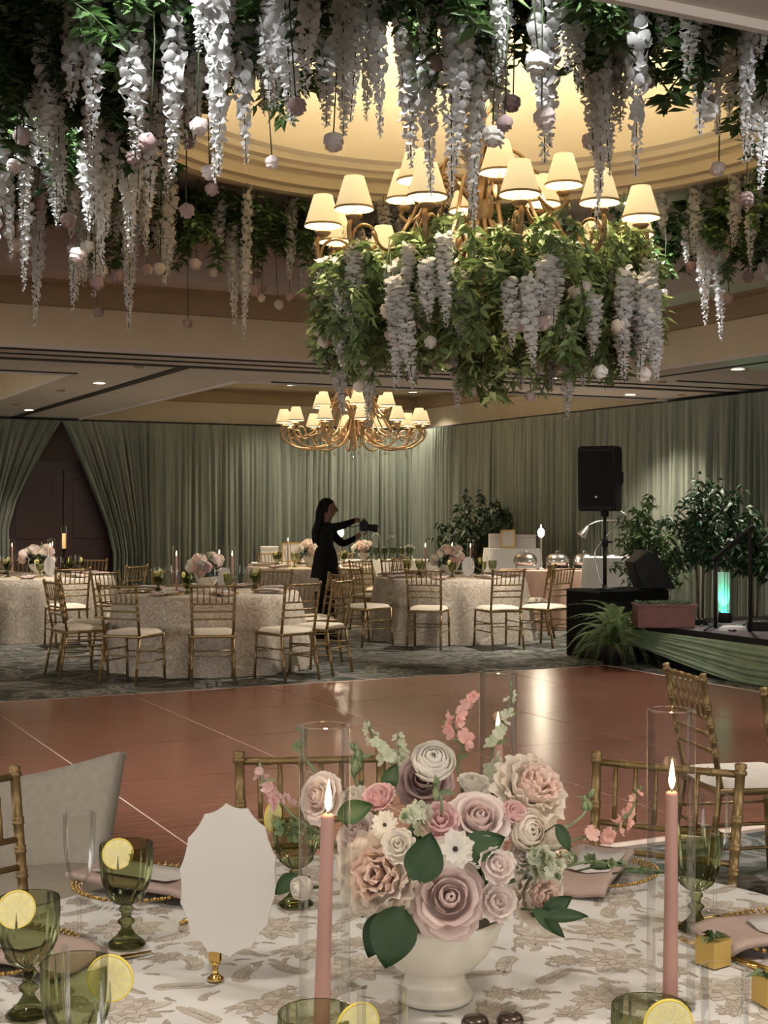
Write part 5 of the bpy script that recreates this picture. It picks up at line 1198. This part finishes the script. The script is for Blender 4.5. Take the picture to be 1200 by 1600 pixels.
for k in range(130):
    x, y = r.uniform(-.27, .27), r.uniform(-.14, .14); mb.lathe([(.001, .03), (.014, .018), (.020, 0)], 5, c=(x, y, .232))
mb.build('moss_filling', MAT['leafdark'], pl, smooth=False)['kind'] = 'stuff'
# the stage corner sits under the planter
def frond_mesh(seed, L=.62):
    r = random.Random(seed); mb = MB(); pts = []
    for k in range(13): t = k / 12; pts.append(Vector((L * (t * .9), 0, L * (.62 * t - .95 * t * t * t * .9 - .12 * t * t))))
    mb.tube(pts, [.004 * (1 - .8 * k / 12) for k in range(13)], 4)
    for k in range(34):
        t = .08 + .9 * k / 34; f = t * 12; i = min(11, int(f)); p = pts[i].lerp(pts[i + 1], f - i); w = .060 * math.sin(math.pi * min(1, .15 + t * .85)) + .008
        for s in (-1, 1): leaf_pts(mb, p, Vector((.35, s, -.15)), Vector((1, 0, .2)), w, .0105, .2, .1)
    return mb.mesh('frond', MAT['fern'])
FR = [frond_mesh(k, (.50, .60, .44)[k]) for k in range(3)]
fp_ = P(958, 1036); fn = thing('fern', 'bushy green fern on the carpet before the black box', 'plant', (fp_.x, fp_.y - .12, 0))
MB().lathe([(.001, 0), (.12, 0), (.15, .2), (.14, .21), (.001, .19)], 18).build('pot', MAT['black'], fn)
for k in range(90):
    a = 2.4 * k; el = -.45 + 1.55 * (k / 90); o = inst('frond', FR[k % 3], fn, (0, 0, .20), (0, -el - r.uniform(0, .15), a + r.uniform(-.2, .2)), r.uniform(.8, 1.2))
# ficus trees
def tree(loc, H, R, label, seed, nleaf, mat='leafdark', trunk=.4, stems=3, ll=(.07, .12), zs=1.0):
    r = random.Random(seed); t = thing('ficus_tree', label, 'tree', loc)
    for s in range(stems):
        a = 6.283 * s / stems + seed; d = Vector((math.cos(a), math.sin(a), 0)); MB().tube(smooth_path([d * .03, d * .05 + Vector((0, 0, H * .35)), d * .16 * R + Vector((0, 0, H * .6)), d * .40 * R + Vector((0, 0, H * .72))]), [.016, .014, .010, .004, .004, .004][0] if False else .011, 6).build('trunk', MAT['bark'], t)
    lv = MB(); br = MB(); cz = trunk * H + (H - trunk * H) / 2; hh = (H - trunk * H) / 2
    nb_ = 46
    for k in range(nb_):
        d = rand_dir(r, -1, 1); rr = r.uniform(.55, 1) ; tip = Vector((d.x * R * rr, d.y * R * rr, cz + d.z * hh * rr * zs)); root = Vector((d.x * R * .12, d.y * R * .12, cz - hh * .5 + .35 * d.z * hh))
        mid = root.lerp(tip, .6) + Vector((0, 0, .05)); br.tube([root, mid, tip], [.006, .004, .002], 4)
        for j in range(nleaf // nb_):
            t_ = r.uniform(.25, 1.05); p = root.lerp(mid, t_ / .6) if t_ < .6 else mid.lerp(tip, (t_ - .6) / .4); dd = rand_dir(r, -.7, .3); ln = r.uniform(*ll)
            leaf_pts(lv, p + rand_dir(r) * .05, dd, rand_dir(r), ln, ln * .42, .35)
    br.build('branches', MAT['bark'], t)['kind'] = 'stuff'; lv.build('foliage', MAT[mat], t)['kind'] = 'stuff'
    return t
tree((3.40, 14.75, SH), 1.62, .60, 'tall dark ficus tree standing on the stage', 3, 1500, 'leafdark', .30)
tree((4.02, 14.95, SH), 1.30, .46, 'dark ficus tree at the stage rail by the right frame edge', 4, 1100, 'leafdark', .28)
tree((3.05, 15.9, 0), 1.80, .50, 'lit green ficus tree behind the tipped monitor', 5, 1200, 'leaf', .30)  # paler leaf colour stands in for the light on this tree
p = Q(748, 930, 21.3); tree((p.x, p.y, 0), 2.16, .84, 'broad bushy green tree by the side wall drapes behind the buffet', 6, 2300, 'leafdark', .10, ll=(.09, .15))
# hand rail, green uplight and clutter on the stage
hr = thing('stage_handrail', 'black slanting handrail on the stage before the trees', 'handrail', (0, 0, 0))
a_, b_ = Q(1118, 968, 13.6), Q(1172, 966, 13.2); a_.z = SH; b_.z = SH
MB().tube([a_, (a_.x, a_.y, 1.10)], .018, 8).build('post', MAT['black'], hr); MB().tube([b_, (b_.x, b_.y, 1.42)], .018, 8).build('post', MAT['black'], hr)
a2_, b2_ = Vector((a_.x - .02, a_.y, 1.09)), Vector((b_.x + .03, b_.y, 1.43)); MB().tube([a2_, b2_], .026, 10).build('top_bar', MAT['black'], hr)
up = thing('stage_uplight', 'small round uplight glowing green at the foot of the drapes', 'uplight', Q(1133, 966, 14.3).xy.to_3d() + Vector((0, 0, SH)))
MB().lathe([(.001, 0), (.07, 0), (.075, .03), (.065, .10), (.060, .105)], 16).build('housing', MAT['black'], up); MB().lathe([(.001, .10), (.058, .10)], 16).build('lens', MAT['uplight'], up)
mb = MB(); mb.grid(lambda a, b: (.085 * math.sin((a - .5) * 2.0) + .008 * math.sin(a * 30), .10 - .05 * math.cos((a - .5) * 2.0), .02 + .50 * b), 16, 4); mb.build('gauze_wrap', M('pale_gauze', (.75, .8, .75), .9), up)
spot('lamp_light', (0, 0.0, .11), (0, .06, .75), 12, 75, .5, .03, (.06, 1, .55), up)
def rack(loc, rz, size, label, mat='black'):
    g = thing('stage_box', label, 'stage gear', loc, math.radians(rz)); MB().box((0, 0, size[2] / 2), size).build('case', MAT[mat], g, smooth=False, bevel=.008)
    for k in range(4): MB().lathe([(.001, .014), (.010, .012), (.012, 0)], 10).build('dial', MAT['silver'], g, loc=(-size[0] * .35 + size[0] * .23 * k, 0, size[2]))
q = P(1085, 976, SH); rack((q.x, q.y, SH), 12, (.24, .10, .05), 'flat black pedal box lying on the stage near the planter')
q = P(1192, 985, SH); rack((q.x, q.y, SH), -12, (.30, .16, .09), 'black gear box on the stage at the right frame edge')
for (pts, l) in (([(1095, 978), (1110, 970), (1128, 982), (1150, 976), (1172, 984)], 'tangled pale cable on the stage near the uplight'), ([(1100, 985), (1120, 976), (1145, 986), (1165, 974)], 'dark cable lying across the stage')):
    o = MB().tube(smooth_path([P(x, y, SH + .008) for x, y in pts]), .008, 6).build('stage_cable', MAT['silver' if 'pale' in l else 'black']); tag(o, l, 'cable')
q = P(1145, 985, SH); o = MB().lathe([(.001, .02), (.10, .045), (.13, .03), (.14, 0)], 14).build('cloth_bundle', MAT['paper'], loc=(q.x, q.y, SH)); o.scale = (1, .6, 1); tag(o, 'crumpled white cloth lying on the stage', 'cloth')
q = P(1073, 978, SH); o = MB().lathe([(.001, 0), (.032, 0), (.033, .13), (.02, .17), (.014, .19), (.014, .21), (.001, .21)], 14).build('water_bottle', MAT['glass'], loc=(q.x, q.y, SH)); tag(o, 'clear water bottle on the stage beside the planter', 'bottle')

# ------------------------------------------------------------------ buffet and back tables
def box_table(loc, rz, size, H, label, mat, name='buffet_table'):
    t = thing(name, label, 'table', loc, math.radians(rz)); n = 44; L, W = size; mb = MB(); r = random.Random(len(label))
    # rounded rectangle outline with folds
    per = []
    for (cx, cy, a0) in ((L / 2 - .06, W / 2 - .06, 0), (-L / 2 + .06, W / 2 - .06, 90), (-L / 2 + .06, -W / 2 + .06, 180), (L / 2 - .06, -W / 2 + .06, 270)):
        for k in range(5): a = math.radians(a0 + 22.5 * k); per.append((cx + .06 * math.cos(a), cy + .06 * math.sin(a)))
    pts = []
    for i in range(len(per)):
        a, b = Vector(per[i]), Vector(per[(i + 1) % len(per)]); m = max(1, int((b - a).length / .04)); pts += [a.lerp(b, j / m) for j in range(m)]
    k = len(pts); c = Vector((0, 0)); vs = []; ph = r.uniform(0, 6); acc = 0
    dist = [0]
    for i in range(1, k): dist.append(dist[-1] + (pts[i] - pts[i - 1]).length)
    for row in range(7):
        t_ = row / 6
        for i, p in enumerate(pts):
            w = .022 * math.sin(dist[i] * 21 + ph) + .016 * math.sin(dist[i] * 33 + 2 * ph); nrm = p.normalized(); pp = p + nrm * ((.01 + .05 * t_ + w * 1.2 * t_) if row else 0); vs.append((pp.x, pp.y, H - (H - .01) * t_))
    fs = [(j * k + i, j * k + (i + 1) % k, (j + 1) * k + (i + 1) % k, (j + 1) * k + i) for j in range(6) for i in range(k)] + [tuple(range(k - 1, -1, -1))]
    mb.add(vs, fs); mb.build('tablecloth', mat, t, sharp=50); return t
qb = P(880, 982); BU = Vector((2.62, 18.5, 0))
box_table(BU, 26 - 90 + 62, (2.1, .75), .78, 'buffet table in plain blush cloth below the loudspeaker', MAT['blush_cloth'])
HB = Q(800, 930, 20.3); HB.z = 0
t = box_table(HB, 8, (.75, .6), 1.02, 'tall narrow table in white cloth holding the frame and boxes', MAT['cloth'], 'highboy_table')
HB2 = Q(975, 930, 17.6); HB2.z = 0
box_table(HB2, -20, (.95, .6), .98, 'tall white draped table behind the loudspeaker pole', MAT['cloth'], 'highboy_table')
GT = Q(452, 930, 22.1); GT.z = 0
box_table(GT, 8, (1.2, .5), .74, 'low white draped table with frame against the back drapes', MAT['cloth'], 'gift_table')
BT = Q(610, 930, 21.6); BT.z = 0
box_table(BT, 4, (1.5, .6), .80, 'white draped drinks table with glass jars behind the photographer', MAT['cloth'], 'drinks_table')
def frame(loc, w, h, rz, label):
    g = thing('picture_frame', label, 'frame', loc, math.radians(rz)); g.rotation_euler[0] = math.radians(-10)
    for (x, z, sx, sz) in ((0, .012, w, .024), (0, h - .012, w, .024), (-w / 2 + .012, h / 2, .024, h), (w / 2 - .012, h / 2, .024, h)): MB().box((x, 0, z), (sx, .02, sz)).build('frame_bar', MAT['goldbox'], g, smooth=False)
    MB().box((0, .004, h / 2), (w - .03, .008, h - .03)).build('print', MAT['paper'], g, smooth=False)
frame((HB.x - .08, HB.y - .18, 1.025), .22, .27, -8, 'gold framed white sign on the tall white table'); frame((GT.x + .03, GT.y - .1, .745), .30, .32, -4, 'gold framed white sign on the low white table')
def carton(loc, s, rz, label, mat='paper'):
    g = thing('gift_carton', label, 'box', loc, math.radians(rz)); MB().box((0, 0, s[2] * .4), (s[0], s[1], s[2] * .8)).build('box', MAT[mat], g, smooth=False, bevel=.01); MB().box((0, 0, s[2] * .9), (s[0] * 1.03, s[1] * 1.03, s[2] * .2)).build('lid', MAT[mat], g, smooth=False, bevel=.008)
carton((HB.x + .20, HB.y + .0, 1.02), (.30, .28, .20), -5, 'white box right of the frame on the tall white table'); carton((HB.x - .22, HB.y + .12, 1.02), (.22, .2, .21), 0, 'white box behind the frame on the tall white table')
carton((GT.x - .32, GT.y, .74), (.28, .24, .26), 4, 'white box left of the frame on the low white table'); carton((GT.x + .36, GT.y, .74), (.30, .22, .24), -4, 'white box right of the frame on the low white table')
carton((BU.x + .72, BU.y - .1, .78), (.22, .2, .20), 10, 'lilac box on the blush buffet beside the pole', 'lilac')
def chafer(loc, rz, label, s=1.0):
    g = thing('chafing_dish', label, 'chafing dish', loc, math.radians(rz), 'chafing dishes on the blush buffet'); g.scale = (s,) * 3
    MB().lathe([(.001, .06), (.15, .06), (.17, .09), (.175, .13), (.17, .132)], 24).build('pan', MAT['silver'], g)
    MB().lathe([(.172, .134), (.165, .17), (.13, .215), (.07, .24), (.001, .245)], 24).build('lid', MAT['silver'], g)
    MB().tube([(-.03, 0, .24), (-.03, 0, .265), (.03, 0, .265), (.03, 0, .24)], .006, 6).build('handle', MAT['silver'], g)
    for k in range(4): a = .8 + 1.5708 * k; MB().tube([(.16 * math.cos(a), .16 * math.sin(a), .08), (.18 * math.cos(a), .18 * math.sin(a), 0)], .007, 6).build('leg', MAT['silver'], g)
for k, (dx, l) in enumerate(((-.72, 'silver chafing dish at the left end of the blush buffet'), (-.28, 'silver chafing dish left of the glowing lamp'), (.08, 'silver chafing dish right of the glowing lamp'), (.44, 'silver chafing dish nearest the loudspeaker pole'))):
    chafer((BU.x + dx, BU.y + .03 * (k % 2) - dx * .0, .785), 20 * k, l, .92)
def lamp(loc, label, hgt=.42, power=10):
    g = thing('buffet_lamp', label, 'lamp', loc)
    MB().lathe([(.001, 0), (.07, 0), (.07, .012), (.015, .02), (.010, .05), (.010, hgt - .06), (.02, hgt - .05), (.001, hgt - .04)], 14).build('stand', MAT['silver'], g)
    MB().lathe([(.001, hgt + .075), (.03, hgt + .06), (.046, hgt + .025), (.040, hgt - .02), (.018, hgt - .05)], 14).build('bulb', MAT['bulb'], g)
    MB().tube([(0, 0, hgt + .07), (0, 0, hgt + .12)], [.010, .003], 8).build('tip', MAT['bulb'], g)
    point('lamp_light', (0, -.06, hgt + .02), power, .05, (1, .84, .62), g)
p = Q(847, 834, 18.3); lamp((p.x, 18.42, .785), 'glaring bare bulb lamp standing on the blush buffet', p.z - .785, 16)
p = Q(533, 833, 19.9); lamp((p.x, 19.75, .765), 'glaring bulb lamp on the table behind the photographer', p.z - .765, 16)
def heat_lamp(base, head, label):
    g = thing('heat_lamp', label, 'heat lamp', base); h = Vector(head) - Vector(base)
    MB().lathe([(.001, 0), (.09, 0), (.09, .012), (.012, .02)], 16).build('base', MAT['silver'], g)
    MB().tube(smooth_path([(0, 0, .01), (0, 0, h.z * .8), (h.x * .15, h.y * .15, h.z + .10), (h.x * .7, h.y * .7, h.z + .12), (h.x, h.y, h.z + .04)]), .010, 8).build('arm', MAT['silver'], g)
    o = MB().lathe([(.012, .06), (.03, .05), (.075, -.10), (.077, -.105), (.070, -.10), (.001, .03)], 18).build('shade', MAT['silver'], g, loc=h); o.rotation_euler = (0, .6, 0)
heat_lamp((BU.x + .78, BU.y + .18, .785), Q(915, 828, 18.5), 'silver cone heat lamp bending over the buffet')
# glass jars on the drinks table
def jar(loc, R, h, label):
    g = thing('glass_jar', label, 'jar', loc, 0, 'glass jars on the drinks table')
    MB().lathe([(.001, 0), (R * .5, 0), (R * .45, .02), (R * .2, .05), (R * .3, .09), (R, .14), (R, h * .72), (R * .75, h * .8)], 20).build('body', MAT['glass'], g)
    MB().lathe([(R * .78, h * .8), (R * .5, h * .88), (R * .12, h * .92), (R * .16, h * .97), (.001, h)], 16).build('lid', MAT['crystal'], g)
for (x, top, R, l) in ((587, 828, .09, 'tallest glass jar on the drinks table beside the camera lens'), (612, 832, .08, 'slim lidded glass jar second from the camera lens'), (640, 848, .10, 'low wide glass jar at the right end of the drinks table'), (600, 852, .07, 'small glass jar between the lidded jars')):
    p = Q(x, top, 21.4); jar((p.x, p.y, .80), R, p.z - .80, l)
r = random.Random(2)
p = Q(568, 868, 21.3); c = place(CEN, (p.x, p.y, .80), 1.0, 'peach rose bunch in white bowl at the left of the drinks table', scale=.8)
# pillar candle glowing before the dark door
p = Q(100, 857, 21.8); g = thing('pillar_candle_stand', 'amber candle glowing in a tall glass before the dark door', 'candle', (p.x, p.y, 0))
MB().lathe([(.001, 0), (.12, 0), (.12, .015), (.02, .04), (.014, .1), (.014, p.z - .05), (.05, p.z - .02), (.05, p.z), (.001, p.z)], 14).build('stand', MAT['black'], g)
MB().lathe([(.028, p.z), (.028, p.z + .24), (.001, p.z + .235)], 12).build('wax', MAT['candle_ivory'], g); MB().lathe([(.042, p.z), (.042, p.z + .36)], 18).build('glass', MAT['glass'], g)

# ------------------------------------------------------------------ photographer
def skin_mesh(verts, edges, radii, sub=2):
    me = bpy.data.meshes.new('body_src'); me.from_pydata(verts, edges, []); o = bpy.data.objects.new('body_src', me); COL.objects.link(o)
    md = o.modifiers.new('skin', 'SKIN'); md.use_smooth_shade = True
    for i, rr in enumerate(radii): me.skin_vertices[0].data[i].radius = rr if hasattr(rr, '__len__') else (rr, rr); me.skin_vertices[0].data[i].use_root = (i == 0)
    s = o.modifiers.new('sub', 'SUBSURF'); s.levels = sub; s.render_levels = sub
    dg = bpy.context.evaluated_depsgraph_get(); ev = o.evaluated_get(dg); m2 = bpy.data.meshes.new_from_object(ev, depsgraph=dg)
    bpy.data.objects.remove(o); return m2
PD = 16.45
pe = thing('person', 'person in black holding up a camera with both arms, seen from the side', 'person', (-.695, PD, 0))
# x: towards the camera she points (right), y: away from us
V = {'pel': (0, 0, .92), 'w': (.0, 0, 1.06), 'ch': (.0, 0, 1.26), 'nk0': (-.005, 0, 1.415), 'nk1': (.015, 0, 1.47), 'hd0': (.03, 0, 1.55), 'hd1': (.025, 0, 1.63), 'hd2': (.015, 0, 1.69),
     'hL': (0.0, .10, .88), 'kL': (.05, .11, .50), 'aL': (-.01, .12, .10), 'tL': (.15, .12, .035), 'hR': (0, -.10, .88), 'kR': (.0, -.11, .50), 'aR': (-.08, -.11, .10), 'tR': (.08, -.12, .035),
     'sR': (.0, -.165, 1.355), 'eR': (.20, -.23, 1.40), 'wR': (.36, -.10, 1.465), 'mR': (.41, -.06, 1.47), 'sL': (.01, .165, 1.355), 'eL': (.20, .16, 1.17), 'wL': (.36, .03, 1.255), 'mL': (.42, .0, 1.30)}
names = list(V); idx = {n: i for i, n in enumerate(names)}
E = [('pel', 'w'), ('w', 'ch'), ('ch', 'nk0'), ('nk0', 'nk1'), ('nk1', 'hd0'), ('hd0', 'hd1'), ('hd1', 'hd2'), ('pel', 'hL'), ('hL', 'kL'), ('kL', 'aL'), ('aL', 'tL'), ('pel', 'hR'), ('hR', 'kR'), ('kR', 'aR'), ('aR', 'tR'),
     ('ch', 'sR'), ('sR', 'eR'), ('eR', 'wR'), ('wR', 'mR'), ('ch', 'sL'), ('sL', 'eL'), ('eL', 'wL'), ('wL', 'mL')]
RR = {'pel': (.13, .165), 'w': (.115, .14), 'ch': (.125, .17), 'nk0': .065, 'nk1': .055, 'hd0': (.098, .080), 'hd1': (.110, .092), 'hd2': (.07, .06), 'hL': .10, 'kL': .066, 'aL': .045, 'tL': .035, 'hR': .10, 'kR': .066, 'aR': .045, 'tR': .035,
      'sR': .068, 'eR': .050, 'wR': .030, 'mR': .036, 'sL': .068, 'eL': .050, 'wL': .030, 'mL': .036}
bm_ = skin_mesh([V[n] for n in names], [(idx[a], idx[b]) for a, b in E], [RR[n] for n in names])
bm_.name = 'body'
_b = bmesh.new(); _b.from_mesh(bm_)
_h = bmesh.ops.create_uvsphere(_b, u_segments=20, v_segments=14, radius=1.0)
for v_ in _h['verts']:
    x_, y_, z_ = v_.co; jaw = max(0, -z_); v_.co = Vector((.030 + .096 * x_ * (1 - .22 * jaw) + .018 * jaw * max(0, x_), .078 * y_ * (1 - .28 * jaw), 1.598 + .118 * z_))
_b.to_mesh(bm_); _b.free()
for m in (MAT['blackcloth'], MAT['skin'], MAT['black']): bm_.materials.append(m)
for pg in bm_.polygons:
    c = pg.center; pg.use_smooth = True
    pg.material_index = 1 if (c.z > 1.44 and c.x < .12) or c.x > .355 else (2 if c.z < .075 else 0)
inst('body', bm_, pe)
mb = MB()   # hanging coat tails
mb.grid(lambda a, b: ((.105 + .065 * b ** .6 + .012 * math.sin(a * 50) * b) * math.cos(a * 6.283) - .005, (.135 + .07 * b ** .6 + .012 * math.cos(a * 44) * b) * math.sin(a * 6.283), 1.14 - .36 * b), 60, 8); mb.build('coat_skirt', MAT['blackcloth'], pe)
mb = MB()   # trouser flare
for s in (.12, -.11): mb.lathe([(.085, .62), (.088, .45), (.095, .2), (.10, .06)], 20, c=(.01 if s > 0 else -.04, s, 0))
mb.build('trousers', MAT['blackcloth'], pe)
mb = MB()   # hair: cap and a long fall down the back
mb.lathe([(.001, .118), (.05, .108), (.088, .075), (.104, .025), (.10, -.03), (.09, -.06)], 24, c=(.008, 0, 1.615), mod=lambda r_, z, q: (1.0 - .34 * max(0, min(1, (math.cos(q) - .2) * 2)) * max(0, min(1, (.07 - z) * 12))))
mb.build('hair', MAT['hair'], pe)
mb = MB(); r = random.Random(6)
for k in range(44):
    y = -.085 + .17 * k / 43; x0 = -.07 + .02 * math.cos(y * 20) + r.uniform(-.035, .045); mb.tube(smooth_path([(x0 + .02, y, 1.66), (x0 - .01, y * 1.1, 1.56), (x0 - .02 + r.uniform(-.01, .01), y * 1.2, 1.45), (x0 - .05 + r.uniform(-.015, .015), y * 1.3, 1.33), (x0 - .04 + r.uniform(-.02, .02), y * 1.3, 1.20 + r.uniform(-.04, .04))], 3), [.014] * 12 + [.006], 5)
mb.build('long_hair', MAT['hair'], pe)
# face: nose, lips, ear, eye
fc = MB(); fc.tube([(.120, 0, 1.612), (.143, 0, 1.578), (.120, 0, 1.566)], [.008, .013, .009], 8); fc.build('nose', MAT['skin'], pe)
for s in (-1, 1):
    MB().lathe([(.001, .010), (.008, .007), (.011, 0), (.008, -.007), (.001, -.010)], 8).build('eye', MAT['hair'], pe, loc=(.112, s * .032, 1.612)); MB().lathe([(.001, .005), (.018, .004), (.022, 0)], 10).build('ear', MAT['skin'], pe, loc=(.02, s * .078, 1.59), rot=(s * -math.pi / 2, 0, 0))
MB().tube([(.112, -.022, 1.540), (.127, 0, 1.541), (.112, .022, 1.540)], [.004, .007, .004], 6).build('lips', MAT['coral'], pe)
# fingers closing on the camera body (right hand on top, left hand under the lens)
def fingers(base, dirs, mat):
    for j, (off, L, bend) in enumerate(dirs):
        b = Vector(base) + Vector(off); mid = b + Vector(bend[0]) * L * .55; tip = mid + Vector(bend[1]) * L * .45; MB().tube([b, b.lerp(mid, .5), mid, tip], [.0095, .009, .0085, .007], 7).build('finger', MAT[mat], pe)
fingers(V['mR'], [((.02, -.034 + .02 * k, .012), (.072, .080, .075, .060)[k], ((.85, .1, -.1), (.45, .1, -.85))) for k in range(4)] + [((-.01, .03, -.015), .06, ((.4, .3, -.8), (.8, .2, -.5)))], 'skin')
fingers(V['mL'], [((.025, -.03 + .02 * k, -.005), (.070, .078, .073, .058)[k], ((.85, -.1, .25), (.35, -.1, .9))) for k in range(4)] + [((0, -.035, .02), .06, ((.5, -.2, .8), (.7, .2, .6)))], 'skin')
cmr = thing('photo_camera', 'black camera with lens and strap held up by the person', 'camera', (-.695 + .455, PD - .03, 1.385))
MB().box((0, 0, 0), (.075, .145, .105)).build('body', MAT['black'], cmr, bevel=.012); MB().box((.0, 0, .064), (.06, .07, .035)).build('viewfinder', MAT['black'], cmr, bevel=.008); MB().box((.0, -.055, .01), (.10, .04, .11)).build('grip', MAT['black'], cmr, bevel=.012)
ln = MB().lathe([(.036, 0), (.040, .01), (.040, .06), (.046, .07), (.046, .13), (.042, .135), (.036, .125), (.001, .12)], 20); ln.build('lens', MAT['black'], cmr, loc=(.035, 0, -.005), rot=(0, math.pi / 2 + .12, 0))
MB().tube(smooth_path([(-.03, .0, .03), (-.12, .0, .0), (-.24, .0, .02), (-.40, .0, .04)]), .006, 5).build('strap', MAT['black'], cmr)

# a few photo-true extras: roses fallen from the ring's edge are all hung above; drink glasses on the drinks table
for k in range(6):
    p = Vector((BT.x - .35 + .13 * k, BT.y - .22 + .02 * (k % 2), .80)); place(GOB, p, 0, 'green goblet in the row on the drinks table', 'goblets on the drinks table')
